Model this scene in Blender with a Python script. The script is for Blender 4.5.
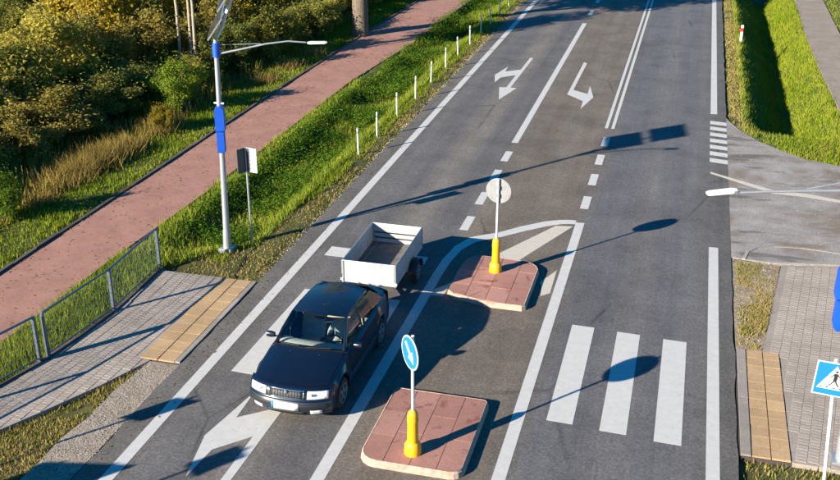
import bpy, bmesh, math, random
import numpy as np
from mathutils import Vector, Matrix

for o in list(bpy.data.objects):
    bpy.data.objects.remove(o)
scene = bpy.context.scene
col = scene.collection
R_ = math.radians
rng = np.random.default_rng(7)
random.seed(7)

# ------------------------------------------------------------------ camera
PITCH, YAW, ROLL, CAM_H, FPX = 0.407882, 0.259689, 0.001975, 10.843872, 1015.822
fw = Vector((-math.sin(YAW)*math.cos(PITCH), math.cos(YAW)*math.cos(PITCH), -math.sin(PITCH)))
rt = Vector((math.cos(YAW), math.sin(YAW), 0)); up = rt.cross(fw)
r2 = rt*math.cos(ROLL)+up*math.sin(ROLL); u2 = -rt*math.sin(ROLL)+up*math.cos(ROLL)
cam = bpy.data.cameras.new('camera'); cam_o = bpy.data.objects.new('camera', cam); col.objects.link(cam_o)
m = Matrix((r2, u2, -fw)).transposed().to_4x4(); m.translation = Vector((0, 0, CAM_H))
cam_o.matrix_world = m
cam.sensor_width = 36; cam.lens = FPX*36/840; cam.clip_end = 1500; cam.clip_start = 0.1
scene.camera = cam_o

# ------------------------------------------------------------------ light
SUN_AZ, SUN_EL = R_(49.8), R_(21.4)          # direction the shadows run, height of the sun
to_sun = Vector((-math.cos(SUN_AZ)*math.cos(SUN_EL), -math.sin(SUN_AZ)*math.cos(SUN_EL), math.sin(SUN_EL)))
world = bpy.data.worlds.new('World'); scene.world = world; world.use_nodes = True
nt = world.node_tree; bg = nt.nodes['Background']
sky = nt.nodes.new('ShaderNodeTexSky'); sky.sky_type = 'NISHITA'; sky.sun_disc = False
sky.ozone_density = 6.0; sky.dust_density = 0.3; sky.air_density = 1.2; sky.sun_elevation = SUN_EL; sky.sun_rotation = math.atan2(to_sun.x, to_sun.y)
hs = nt.nodes.new('ShaderNodeHueSaturation'); hs.inputs['Saturation'].default_value = 1.7; hs.inputs['Value'].default_value = 0.95   # deep clear autumn sky
nt.links.new(sky.outputs[0], hs.inputs['Color']); nt.links.new(hs.outputs[0], bg.inputs[0]); bg.inputs[1].default_value = 0.064
sl = bpy.data.lights.new('sun', 'SUN'); sl.energy = 5.0; sl.angle = R_(0.5); sl.color = (1.0, 0.90, 0.75)
so = bpy.data.objects.new('sun', sl); col.objects.link(so)
so.rotation_euler = to_sun.to_track_quat('Z', 'Y').to_euler(); so.location = (-20, -20, 30)
scene.view_settings.view_transform = 'Standard'; scene.view_settings.look = 'None'
scene.view_settings.exposure = 1.55; scene.view_settings.gamma = 1

# ------------------------------------------------------------------ materials
def rgb(r, g, b):
    f = lambda c: ((c/255+0.055)/1.055)**2.4 if c/255 > 0.04045 else c/255/12.92
    return (f(r), f(g), f(b), 1)

def new_mat(name):
    m = bpy.data.materials.new(name); m.use_nodes = True
    n = m.node_tree.nodes; b = n['Principled BSDF']
    return m, m.node_tree, b

def N(nt, t, **kw):
    n = nt.nodes.new(t)
    for k, v in kw.items():
        if k in n.inputs: n.inputs[k].default_value = v
        else: setattr(n, k, v)
    return n

def mixc(nt, fac, a, b, mode='MIX'):
    n = nt.nodes.new('ShaderNodeMix'); n.data_type = 'RGBA'; n.blend_type = mode
    for s, v in ((0, fac), (6, a), (7, b)):
        if isinstance(v, bpy.types.NodeSocket): nt.links.new(v, n.inputs[s])
        elif s == 0: n.inputs[0].default_value = v
        else: n.inputs[s].default_value = v
    return n.outputs[2]

def ramp(nt, sock, stops):
    n = nt.nodes.new('ShaderNodeValToRGB'); cr = n.color_ramp
    while len(cr.elements) > 1: cr.elements.remove(cr.elements[0])
    cr.elements[0].position = stops[0][0]; cr.elements[0].color = stops[0][1]
    for p, c in stops[1:]:
        e = cr.elements.new(p); e.color = c
    nt.links.new(sock, n.inputs[0]); return n.outputs[0]

def g1(v): return (v, v, v, 1)

def position(nt): return nt.nodes.new('ShaderNodeNewGeometry').outputs['Position']

def noise(nt, vec, scale, detail=4, rough=0.6, dist=0):
    n = N(nt, 'ShaderNodeTexNoise'); n.inputs['Scale'].default_value = scale
    n.inputs['Detail'].default_value = detail; n.inputs['Roughness'].default_value = rough; n.inputs['Distortion'].default_value = dist
    nt.links.new(vec, n.inputs['Vector']); return n.outputs[0]

def bump(nt, b, h, strength=0.3, dist=0.01):
    n = N(nt, 'ShaderNodeBump'); n.inputs['Strength'].default_value = strength; n.inputs['Distance'].default_value = dist
    nt.links.new(h, n.inputs['Height']); nt.links.new(n.outputs[0], b.inputs['Normal'])

def plain(name, c, rough=0.5, metal=0.0, var=0.12, scale=9, coat=0.0, bumpy=0.0):
    m, nt, b = new_mat(name)
    p = nt.nodes.new('ShaderNodeTexCoord').outputs['Object']
    f = noise(nt, p, scale, 5, 0.65)
    dark = tuple(x*(1-var) for x in c[:3])+(1,); lite = tuple(min(1, x*(1+var)) for x in c[:3])+(1,)
    nt.links.new(ramp(nt, f, [(0.3, dark), (0.7, lite)]), b.inputs['Base Color'])
    b.inputs['Roughness'].default_value = rough; b.inputs['Metallic'].default_value = metal
    b.inputs['Coat Weight'].default_value = coat
    if bumpy: bump(nt, b, noise(nt, p, scale*6, 4), bumpy, 0.01)
    return m

M = {}
# asphalt of the main road: wheel tracks, paving seams, speckle
def asphalt():
    m, nt, b = new_mat('asphalt'); p = position(nt)
    sep = N(nt, 'ShaderNodeSeparateXYZ'); nt.links.new(p, sep.inputs[0])
    wob = noise(nt, p, 0.25, 3)
    add = N(nt, 'ShaderNodeMath', operation='MULTIPLY_ADD'); nt.links.new(wob, add.inputs[0]); add.inputs[1].default_value = 0.35
    nt.links.new(sep.outputs[0], add.inputs[2])
    mr = N(nt, 'ShaderNodeMapRange'); nt.links.new(add.outputs[0], mr.inputs[0])
    mr.inputs[1].default_value = -9.6; mr.inputs[2].default_value = 2.0
    def at(x): return (x+0.17+9.6)/11.6
    A, B_, C_ = (0.055, 0.055, 0.058, 1), (0.083, 0.079, 0.074, 1), (0.080, 0.072, 0.063, 1)
    D_ = (0.064, 0.062, 0.060, 1)
    lanes = ramp(nt, mr.outputs[0], [(0, D_), (at(-8.9), D_), (at(-8.3), (0.064, 0.065, 0.068, 1)), (at(-7.7), A), (at(-7.1), B_), (at(-6.7), B_), (at(-6.2), A), (at(-5.55), (0.062, 0.062, 0.064, 1)),
        (at(-5.3), C_), (at(-4.2), (0.070, 0.060, 0.050, 1)), (at(-3.9), C_), (at(-2.9), (0.074, 0.064, 0.054, 1)), (at(-2.35), (0.066, 0.062, 0.058, 1)), (at(-2.0), (0.059, 0.061, 0.067, 1)), (at(-1.3), (0.057, 0.059, 0.066, 1)), (at(-0.6), (0.070, 0.070, 0.073, 1)), (at(0.1), (0.057, 0.059, 0.066, 1)), (at(0.8), (0.065, 0.066, 0.069, 1)), (at(1.3), (0.055, 0.054, 0.053, 1))])
    speck = ramp(nt, noise(nt, p, 17, 5, 0.9), [(0.30, g1(0.40)), (0.5, g1(0.97)), (0.70, g1(1.75))])
    mid = ramp(nt, noise(nt, p, 6, 4, 0.7), [(0.3, g1(0.86)), (0.7, g1(1.14))])
    big = ramp(nt, noise(nt, p, 0.7, 6, 0.65), [(0.3, g1(0.78)), (0.5, g1(1.0)), (0.7, g1(1.18))])
    # long streaks along the driving direction
    mp = N(nt, 'ShaderNodeMapping'); nt.links.new(p, mp.inputs[0]); mp.inputs['Scale'].default_value = (3.0, 0.12, 1)
    st = ramp(nt, noise(nt, mp.outputs[0], 1.0, 5, 0.7), [(0.35, g1(0.90)), (0.65, g1(1.10))])
    lanes = mixc(nt, 1, lanes, (1.62, 1.54, 1.46, 1), 'MULTIPLY')
    c = mixc(nt, 1, lanes, speck, 'MULTIPLY'); c = mixc(nt, 1, c, mid, 'MULTIPLY'); c = mixc(nt, 1, c, big, 'MULTIPLY'); c = mixc(nt, 1, c, st, 'MULTIPLY')
    # tar-sealed cracks
    v = N(nt, 'ShaderNodeTexVoronoi'); v.feature = 'DISTANCE_TO_EDGE'; v.inputs['Scale'].default_value = 0.33
    dis = mixc(nt, 0.35, p, N(nt, 'ShaderNodeTexNoise', Scale=0.9).outputs[1]); nt.links.new(dis, v.inputs['Vector'])
    crack = ramp(nt, v.outputs[0], [(0.0, g1(0.42)), (0.010, g1(1))])
    crack = mixc(nt, ramp(nt, noise(nt, p, 0.22, 2), [(0.52, g1(0)), (0.6, g1(1))]), g1(1), crack)
    c = mixc(nt, 0.8, c, mixc(nt, 1, c, crack, 'MULTIPLY'))
    # oil drips and old patches
    oil = ramp(nt, noise(nt, p, 1.7, 6, 0.75, 0.4), [(0.60, g1(1)), (0.72, g1(0.72))]); c = mixc(nt, 1, c, oil, 'MULTIPLY')
    v2 = N(nt, 'ShaderNodeTexVoronoi'); v2.inputs['Scale'].default_value = 0.45; v2.distance = 'CHEBYCHEV'; nt.links.new(p, v2.inputs['Vector'])
    pt = ramp(nt, v2.outputs['Color'], [(0.80, g1(1)), (0.81, g1(0.88))]); c = mixc(nt, 1, c, pt, 'MULTIPLY')
    nt.links.new(c, b.inputs['Base Color']); b.inputs['Roughness'].default_value = 0.85
    b.inputs['Specular IOR Level'].default_value = 0.3
    bump(nt, b, noise(nt, p, 55, 3, 0.8), 0.5, 0.012)
    return m
M['asphalt'] = asphalt()

def ground_mat(name, stops, scale, fine=30, bs=0.5, rough=0.95, extra=None):
    m, nt, b = new_mat(name); p = position(nt)
    c = ramp(nt, noise(nt, p, scale, 6, 0.65), stops)
    sp = ramp(nt, noise(nt, p, fine, 3, 0.8), [(0.28, g1(0.55)), (0.5, g1(0.98)), (0.75, g1(1.45))])
    c = mixc(nt, 1, c, sp, 'MULTIPLY')
    if extra: c = extra(nt, p, c)
    nt.links.new(c, b.inputs['Base Color']); b.inputs['Roughness'].default_value = rough
    b.inputs['Specular IOR Level'].default_value = 0.2
    bump(nt, b, noise(nt, p, fine, 4, 0.8), bs, 0.02)
    return m
M['soil'] = ground_mat('soil', [(0.3, (0.045, 0.040, 0.016, 1)), (0.5, (0.07, 0.075, 0.02, 1)), (0.7, (0.12, 0.10, 0.05, 1))], 0.9, 18)
M['gravel'] = ground_mat('gravel', [(0.3, (0.20, 0.165, 0.125, 1)), (0.55, (0.27, 0.225, 0.18, 1)), (0.75, (0.33, 0.285, 0.235, 1))], 1.6, 17, 1.0)
M['gravel_path'] = ground_mat('gravel_path', [(0.3, (0.20, 0.165, 0.13, 1)), (0.7, (0.27, 0.23, 0.19, 1))], 1.0, 22, 0.5)
M['dirt'] = ground_mat('dirt', [(0.3, (0.14, 0.115, 0.06, 1)), (0.5, (0.24, 0.19, 0.125, 1)), (0.7, (0.31, 0.255, 0.18, 1))], 2.2, 17, 1.0)
def mud(nt, p, c):
    f = ramp(nt, noise(nt, p, 0.5, 5, 0.6, 0.6), [(0.5, g1(0)), (0.62, g1(1))])
    c = mixc(nt, mixc(nt, 1, f, g1(0.8), 'MULTIPLY'), c, (0.15, 0.112, 0.08, 1))
    mp = N(nt, 'ShaderNodeMapping'); nt.links.new(p, mp.inputs[0]); mp.inputs['Scale'].default_value = (0.35, 1.6, 1)
    f2 = ramp(nt, noise(nt, mp.outputs[0], 0.8, 4, 0.6, 0.4), [(0.56, g1(0)), (0.64, g1(0.8))])
    return mixc(nt, f2, c, (0.085, 0.078, 0.072, 1))
M['side_road'] = ground_mat('side_road_asphalt', [(0.3, (0.185, 0.168, 0.152, 1)), (0.5, (0.235, 0.215, 0.198, 1)), (0.72, (0.30, 0.28, 0.262, 1))], 1.1, 24, 0.4, 0.9, mud)
def red_path():
    m, nt, b = new_mat('red_path'); p = position(nt)
    c = ramp(nt, noise(nt, p, 1.1, 7, 0.7), [(0.28, (0.215, 0.102, 0.074, 1)), (0.5, (0.272, 0.134, 0.100, 1)), (0.75, (0.318, 0.168, 0.130, 1))])
    c = mixc(nt, 1, c, ramp(nt, noise(nt, p, 22, 4, 0.85), [(0.3, g1(0.70)), (0.7, g1(1.28))]), 'MULTIPLY')
    f = ramp(nt, noise(nt, p, 1.6, 6, 0.75), [(0.52, g1(0)), (0.72, g1(0.6))])
    c = mixc(nt, f, c, (0.15, 0.085, 0.06, 1))
    nt.links.new(c, b.inputs['Base Color']); b.inputs['Roughness'].default_value = 0.9
    bump(nt, b, noise(nt, p, 40, 3, 0.8), 0.3, 0.01); return m
M['red_path'] = red_path()

def paint(name, c, wear=0.5):
    m, nt, b = new_mat(name); p = position(nt)
    w = ramp(nt, noise(nt, p, 14, 5, 0.75), [(0.30, g1(1)), (0.42, g1(0))])
    w2 = ramp(nt, noise(nt, p, 1.1, 3), [(0.40, g1(0.12)), (0.7, g1(wear))])
    f = mixc(nt, 1, w, w2, 'MULTIPLY')
    tone = ramp(nt, noise(nt, p, 5, 5, 0.7), [(0.3, tuple(x*0.86 for x in c[:3])+(1,)), (0.7, c)])
    cc = mixc(nt, f, tone, (0.12, 0.115, 0.11, 1))
    nt.links.new(cc, b.inputs['Base Color']); b.inputs['Roughness'].default_value = 0.7
    bump(nt, b, noise(nt, p, 50, 3, 0.8), 0.3, 0.008); return m
M['paint'] = paint('road_paint', (0.46, 0.452, 0.43, 1), 0.8)
M['paint_old'] = paint('road_paint_worn', (0.46, 0.42, 0.35, 1), 1.0)

def per_piece(name, stops, rough=0.85, fine=30, dirt=None):
    m, nt, b = new_mat(name); p = position(nt)
    oi = nt.nodes.new('ShaderNodeObjectInfo').outputs['Random']; ge = nt.nodes.new('ShaderNodeNewGeometry').outputs['Random Per Island']
    a = N(nt, 'ShaderNodeMath', operation='ADD'); nt.links.new(oi, a.inputs[0]); nt.links.new(ge, a.inputs[1])
    f = N(nt, 'ShaderNodeMath', operation='FRACT'); nt.links.new(a.outputs[0], f.inputs[0])
    c = ramp(nt, f.outputs[0], stops)
    c = mixc(nt, 1, c, ramp(nt, noise(nt, p, fine, 4, 0.8), [(0.3, g1(0.72)), (0.7, g1(1.22))]), 'MULTIPLY')
    c = mixc(nt, 1, c, ramp(nt, noise(nt, p, 0.9, 5, 0.6), [(0.35, g1(0.86)), (0.65, g1(1.1))]), 'MULTIPLY')
    if dirt:
        c = mixc(nt, ramp(nt, noise(nt, p, 2.6, 4, 0.6, 0.5), [(0.58, g1(0)), (0.66, g1(0.8))]), c, dirt)
    nt.links.new(c, b.inputs['Base Color']); b.inputs['Roughness'].default_value = rough
    bump(nt, b, noise(nt, p, 45, 3, 0.8), 0.3, 0.008); return m
M['paver'] = per_piece('grey_paver', [(0, (0.242, 0.206, 0.172, 1)), (0.5, (0.26, 0.222, 0.187, 1)), (1, (0.28, 0.24, 0.204, 1))])
M['tactile'] = per_piece('yellow_slab', [(0, (0.335, 0.22, 0.112, 1)), (1, (0.39, 0.262, 0.138, 1))], dirt=(0.31, 0.20, 0.10, 1))
M['red_slab'] = per_piece('red_slab', [(0, (0.265, 0.125, 0.095, 1)), (0.5, (0.295, 0.145, 0.112, 1)), (1, (0.33, 0.168, 0.132, 1))], dirt=(0.15, 0.05, 0.04, 1))
M['kerb'] = per_piece('kerb_concrete', [(0, (0.21, 0.185, 0.16, 1)), (1, (0.28, 0.25, 0.22, 1))])
M['kerb_dark'] = per_piece('kerb_concrete_dark', [(0, (0.045, 0.036, 0.03, 1)), (1, (0.085, 0.065, 0.055, 1))])
M['kerb_cream'] = plain('island_kerb', (0.37, 0.255, 0.195, 1), 0.8, 0, 0.32, 9, 0, 0.5)
M['joint'] = plain('joint_sand', (0.20, 0.17, 0.142, 1), 0.95)
M['joint_dark'] = plain('joint_dark', (0.05, 0.035, 0.03, 1), 0.95)
M['galv'] = plain('galvanised_steel', (0.36, 0.38, 0.40, 1), 0.42, 0.55, 0.10, 5)
M['fence_steel'] = plain('fence_steel', (0.10, 0.13, 0.17, 1), 0.45, 0.4, 0.15, 8)
M['white_plastic'] = plain('white_plastic', (0.46, 0.46, 0.43, 1), 0.55, 0, 0.2, 6)
M['white_steel'] = plain('white_steel', (0.66, 0.66, 0.63, 1), 0.4, 0.0, 0.08, 5)
M['sign_blue'] = plain('sign_blue', (0.012, 0.16, 0.55, 1), 0.35, 0, 0.05, 4)
M['box_blue'] = plain('box_blue', (0.006, 0.07, 0.42, 1), 0.4, 0, 0.08, 5)
M['sign_white'] = plain('sign_white', (0.75, 0.75, 0.74, 1), 0.4, 0, 0.04, 4)
M['sign_black'] = plain('sign_black', (0.02, 0.02, 0.022, 1), 0.5)
M['sign_back'] = plain('sign_back', (0.24, 0.245, 0.25, 1), 0.5, 0.2, 0.14, 7)
M['sign_dark_and_shade'] = plain('sign_dark_and_shade', (0.03, 0.04, 0.05, 1), 0.8, 0.0, 0.14, 7)  # dark plate and print; also colours the painted pole shadow
M['yellow'] = plain('yellow_plastic', (0.78, 0.36, 0.008, 1), 0.4, 0, 0.10, 7)
M['red'] = plain('red_reflector', (0.5, 0.03, 0.02, 1), 0.35)
M['solar'] = plain('solar_cells', (0.012, 0.018, 0.05, 1), 0.12, 0.2, 0.3, 6, 0.5)
M['car_paint'] = plain('dark_blue_paint', (0.0025, 0.0055, 0.014, 1), 0.32, 0.0, 0.06, 2, 0.5)
M['bumper'] = plain('bumper_blue_grey', (0.012, 0.018, 0.030, 1), 0.35, 0.0, 0.12, 5, 0.3)
M['black_trim'] = plain('black_trim', (0.012, 0.012, 0.013, 1), 0.55)
M['rubber'] = plain('rubber', (0.014, 0.014, 0.014, 1), 0.85)
M['alloy'] = plain('alloy', (0.45, 0.46, 0.48, 1), 0.3, 0.8)
M['chrome'] = plain('chrome', (0.75, 0.75, 0.76, 1), 0.12, 1.0, 0.04)
M['lamp_glass'] = plain('headlamp_lens', (0.72, 0.74, 0.76, 1), 0.08, 0.3, 0.15, 25, 0.6)
M['plate'] = plain('plate_white', (0.74, 0.74, 0.72, 1), 0.4, 0, 0.04)
M['tail_red'] = plain('tail_red', (0.3, 0.01, 0.01, 1), 0.15, 0, 0.1, 6, 0.5)
M['dash'] = plain('dashboard_fabric', (0.55, 0.56, 0.49, 1), 0.8, 0, 0.15, 6)
M['seat'] = plain('seat_fabric', (0.34, 0.36, 0.34, 1), 0.9, 0, 0.2, 10)
M['cabin'] = plain('cabin_dark', (0.06, 0.065, 0.065, 1), 0.8)
M['cream'] = plain('cream_fabric', (0.62, 0.56, 0.36, 1), 0.8)
M['shirt'] = plain('pale_shirt', (0.40, 0.41, 0.38, 1), 0.85, 0, 0.12, 8)
M['skin'] = plain('skin', (0.42, 0.24, 0.17, 1), 0.6)
M['hair'] = plain('hair', (0.03, 0.02, 0.015, 1), 0.7)
M['trailer'] = plain('trailer_steel', (0.33, 0.335, 0.335, 1), 0.6, 0.0, 0.25, 5)
M['plywood'] = plain('plywood', (0.12, 0.105, 0.09, 1), 0.85, 0, 0.35, 4)
def glass():
    m, nt, b = new_mat('car_glass')
    t = N(nt, 'ShaderNodeBsdfTransparent'); t.inputs[0].default_value = (0.80, 0.87, 0.84, 1)
    g = N(nt, 'ShaderNodeBsdfGlossy'); g.inputs['Roughness'].default_value = 0.03; g.inputs[0].default_value = (0.9, 0.95, 1, 1)
    fr = N(nt, 'ShaderNodeFresnel'); fr.inputs[0].default_value = 1.6
    mx = N(nt, 'ShaderNodeMixShader'); nt.links.new(fr.outputs[0], mx.inputs[0]); nt.links.new(t.outputs[0], mx.inputs[1]); nt.links.new(g.outputs[0], mx.inputs[2])
    nt.links.new(mx.outputs[0], nt.nodes['Material Output'].inputs[0]); return m
M['glass'] = glass()

def leaf_mat(name, stops, trans=0.45, patch=None):
    """leaf colour: each leaf its own hue, each plant shifted a little"""
    m, nt, b = new_mat(name)
    at = N(nt, 'ShaderNodeAttribute'); at.attribute_name = 'rnd'
    oi = nt.nodes.new('ShaderNodeObjectInfo').outputs['Random']
    a = N(nt, 'ShaderNodeMath', operation='MULTIPLY_ADD'); nt.links.new(oi, a.inputs[0]); a.inputs[1].default_value = 0.35
    s = N(nt, 'ShaderNodeMath', operation='MULTIPLY_ADD'); nt.links.new(at.outputs['Fac'], s.inputs[0]); s.inputs[1].default_value = 0.65; s.inputs[2].default_value = 0.0
    nt.links.new(s.outputs[0], a.inputs[2])
    sock = a.outputs[0]
    p = position(nt)
    if patch:
        pn = noise(nt, p, patch, 3, 0.6)
        q = N(nt, 'ShaderNodeMath', operation='MULTIPLY_ADD'); nt.links.new(pn, q.inputs[0]); q.inputs[1].default_value = 1.4; q.inputs[2].default_value = -0.7
        w = N(nt, 'ShaderNodeMath', operation='ADD'); nt.links.new(q.outputs[0], w.inputs[0]); nt.links.new(s.outputs[0], w.inputs[1])
        w2 = N(nt, 'ShaderNodeMath', operation='ADD'); nt.links.new(w.outputs[0], w2.inputs[0]); w2.inputs[1].default_value = 0.18
        sock = w2.outputs[0]
    c = ramp(nt, sock, stops)
    d = N(nt, 'ShaderNodeBsdfDiffuse'); t = N(nt, 'ShaderNodeBsdfTranslucent')
    nt.links.new(c, d.inputs[0]); nt.links.new(c, t.inputs[0])
    mx = N(nt, 'ShaderNodeMixShader'); mx.inputs[0].default_value = trans
    nt.links.new(d.outputs[0], mx.inputs[1]); nt.links.new(t.outputs[0], mx.inputs[2])
    nt.links.new(mx.outputs[0], nt.nodes['Material Output'].inputs[0]); return m
L = lambda *cs: [(i/(len(cs)-1), c+(1,)) for i, c in enumerate(cs)]
M['leaf_gold'] = leaf_mat('leaf_gold', L((0.099, 0.088, 0.019), (0.230, 0.188, 0.028), (0.379, 0.285, 0.035), (0.539, 0.368, 0.046)))
M['leaf_olive'] = leaf_mat('leaf_olive', L((0.103, 0.109, 0.029), (0.222, 0.213, 0.042), (0.377, 0.322, 0.064), (0.616, 0.468, 0.088)))
M['leaf_rust'] = leaf_mat('leaf_rust', L((0.108, 0.099, 0.029), (0.229, 0.194, 0.046), (0.374, 0.291, 0.065), (0.586, 0.419, 0.086)))
M['leaf_dark'] = leaf_mat('leaf_dark', L((0.069, 0.083, 0.026), (0.148, 0.164, 0.038), (0.255, 0.249, 0.059), (0.408, 0.350, 0.084)))
M['leaf_green'] = leaf_mat('leaf_green', L((0.050, 0.092, 0.013), (0.101, 0.168, 0.020), (0.168, 0.235, 0.026), (0.269, 0.302, 0.034)))
M['weed'] = leaf_mat('weed_leaf', L((0.024, 0.056, 0.008), (0.048, 0.106, 0.012), (0.089, 0.163, 0.016), (0.165, 0.213, 0.023)), 0.3, 0.5)
M['grass'] = leaf_mat('grass_green', L((0.089, 0.127, 0.023), (0.153, 0.209, 0.025), (0.236, 0.283, 0.031), (0.362, 0.329, 0.064)), 0.3, 0.45)
M['grass_lush'] = leaf_mat('grass_lush', L((0.100, 0.149, 0.016), (0.154, 0.213, 0.016), (0.215, 0.265, 0.020), (0.268, 0.276, 0.034)), 0.3, 0.4)
M['grass_dry'] = leaf_mat('grass_dry', L((0.131, 0.140, 0.029), (0.237, 0.215, 0.052), (0.333, 0.256, 0.091), (0.439, 0.315, 0.137)), 0.25, 0.5)
M['straw'] = leaf_mat('straw', L((0.10, 0.08, 0.02), (0.22, 0.16, 0.045), (0.32, 0.23, 0.07), (0.42, 0.31, 0.11)), 0.3)
M['meadow'] = leaf_mat('meadow_grass', L((0.095, 0.095, 0.019), (0.189, 0.162, 0.030), (0.270, 0.216, 0.047), (0.378, 0.270, 0.081)), 0.3, 0.25)
def bark(name, a, b_):
    m, nt, b = new_mat(name); p = nt.nodes.new('ShaderNodeTexCoord').outputs['Object']
    mp = N(nt, 'ShaderNodeMapping'); nt.links.new(p, mp.inputs[0]); mp.inputs['Scale'].default_value = (6, 6, 1.2)
    f = noise(nt, mp.outputs[0], 3, 6, 0.7)
    nt.links.new(ramp(nt, f, [(0.3, a), (0.7, b_)]), b.inputs['Base Color']); b.inputs['Roughness'].default_value = 0.95
    bump(nt, b, f, 0.9, 0.05); return m
M['bark'] = bark('bark', (0.07, 0.055, 0.04, 1), (0.20, 0.155, 0.11, 1))
M['bark_pale'] = bark('bark_pale', (0.20, 0.16, 0.11, 1), (0.46, 0.38, 0.27, 1))

# ------------------------------------------------------------------ mesh helpers
class MB:
    def __init__(self): self.v = []; self.f = []
    def add(self, vs, fs):
        k = len(self.v); self.v += [tuple(v) for v in vs]; self.f += [tuple(i+k for i in f) for f in fs]; return self
    def box(self, x0, x1, y0, y1, z0, z1):
        v = [(x, y, z) for z in (z0, z1) for y in (y0, y1) for x in (x0, x1)]
        return self.add(v, [(0, 2, 3, 1), (4, 5, 7, 6), (0, 1, 5, 4), (2, 6, 7, 3), (0, 4, 6, 2), (1, 3, 7, 5)])
    def prism(self, pts, z0, z1, bottom=True):
        n = len(pts); a = sum(pts[i][0]*pts[(i+1) % n][1]-pts[(i+1) % n][0]*pts[i][1] for i in range(n))
        if a < 0: pts = pts[::-1]
        v = [(x, y, z0) for x, y in pts]+[(x, y, z1) for x, y in pts]
        f = [tuple(range(n, 2*n))]+[(i, (i+1) % n, (i+1) % n+n, i+n) for i in range(n)]
        if bottom: f.append(tuple(range(n-1, -1, -1)))
        return self.add(v, f)
    def tube(self, pts, r, n=8, caps=True):
        pts = [Vector(p) for p in pts]; rs = r if isinstance(r, (list, tuple)) else [r]*len(pts)
        rings = []; ref = None
        for i, p in enumerate(pts):
            t = (pts[min(i+1, len(pts)-1)]-pts[max(i-1, 0)]).normalized()
            if ref is None: ref = t.orthogonal().normalized()
            a = (ref-t*ref.dot(t)).normalized(); b = t.cross(a); ref = a
            rings.append([p+(a*math.cos(2*math.pi*k/n)+b*math.sin(2*math.pi*k/n))*rs[i] for k in range(n)])
        v = [q for ring in rings for q in ring]; f = []
        for i in range(len(pts)-1):
            for k in range(n): f.append((i*n+k, i*n+(k+1) % n, (i+1)*n+(k+1) % n, (i+1)*n+k))
        if caps: f += [tuple(range(n-1, -1, -1)), tuple(range((len(pts)-1)*n, len(pts)*n))]
        return self.add(v, f)
    def lathe(self, prof, n=24, axis='z', c=(0, 0, 0)):
        v = []; f = []
        for r, h in prof:
            for k in range(n):
                a = 2*math.pi*k/n; p = (r*math.cos(a), r*math.sin(a), h)
                if axis == 'x': p = (h, p[0], p[1])
                if axis == 'y': p = (p[0], h, p[1])
                v.append((p[0]+c[0], p[1]+c[1], p[2]+c[2]))
        m = len(prof)
        for i in range(m-1):
            for k in range(n): f.append((i*n+k, i*n+(k+1) % n, (i+1)*n+(k+1) % n, (i+1)*n+k))
        f += [tuple(range(n-1, -1, -1)), tuple(range((m-1)*n, m*n))]
        return self.add(v, f)
    def grid(self, fn, nu, nv):
        v = [fn(i/(nu-1), j/(nv-1)) for i in range(nu) for j in range(nv)]
        return self.add(v, [(i*nv+j, (i+1)*nv+j, (i+1)*nv+j+1, i*nv+j+1) for i in range(nu-1) for j in range(nv-1)])
    def mesh(self, name, mat, smooth=False, bevel=0):
        me = bpy.data.meshes.new(name); me.from_pydata(self.v, [], self.f); me.validate(); me.update()
        bm = bmesh.new(); bm.from_mesh(me); bmesh.ops.recalc_face_normals(bm, faces=bm.faces)
        if bevel: bmesh.ops.bevel(bm, geom=bm.edges[:], offset=bevel, segments=2, affect='EDGES', clamp_overlap=True)
        bm.to_mesh(me); bm.free()
        if smooth:
            me.polygons.foreach_set('use_smooth', [True]*len(me.polygons))
            me.set_sharp_from_angle(angle=R_(40))
        me.materials.append(mat); return me
    def build(self, name, mat, parent=None, smooth=False, bevel=0):
        return link(name, self.mesh(name, mat, smooth, bevel), parent)

def link(name, data, parent=None):
    o = bpy.data.objects.new(name, data); col.objects.link(o)
    if parent: o.parent = parent
    return o
def tag(o, label=None, cat=None, group=None, kind=None):
    if label: o['label'] = label
    if cat: o['category'] = cat
    if group: o['group'] = group
    if kind: o['kind'] = kind
    return o
def thing(name, loc, label, cat, group=None, rz=0):
    o = link(name, None); o.location = loc; o.rotation_euler.z = rz; o.empty_display_size = 0.2
    return tag(o, label, cat, group)
def structure(o): o['kind'] = 'structure'; return o
def smooth01(a, b, x):
    t = np.clip((x-a)/(b-a), 0, 1); return t*t*(3-2*t)

def np_mesh(name, verts, k, mat, rnd=None):
    """verts (F,k,3): F separate faces of k corners"""
    F = len(verts); me = bpy.data.meshes.new(name)
    me.vertices.add(F*k); me.vertices.foreach_set('co', verts.astype(np.float32).ravel())
    me.loops.add(F*k); me.loops.foreach_set('vertex_index', np.arange(F*k, dtype=np.int32))
    me.polygons.add(F); me.polygons.foreach_set('loop_start', np.arange(0, F*k, k, dtype=np.int32))
    if rnd is not None:
        at = me.attributes.new('rnd', 'FLOAT', 'FACE'); at.data.foreach_set('value', rnd.astype(np.float32))
    me.update(calc_edges=True); me.materials.append(mat); return me

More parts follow.
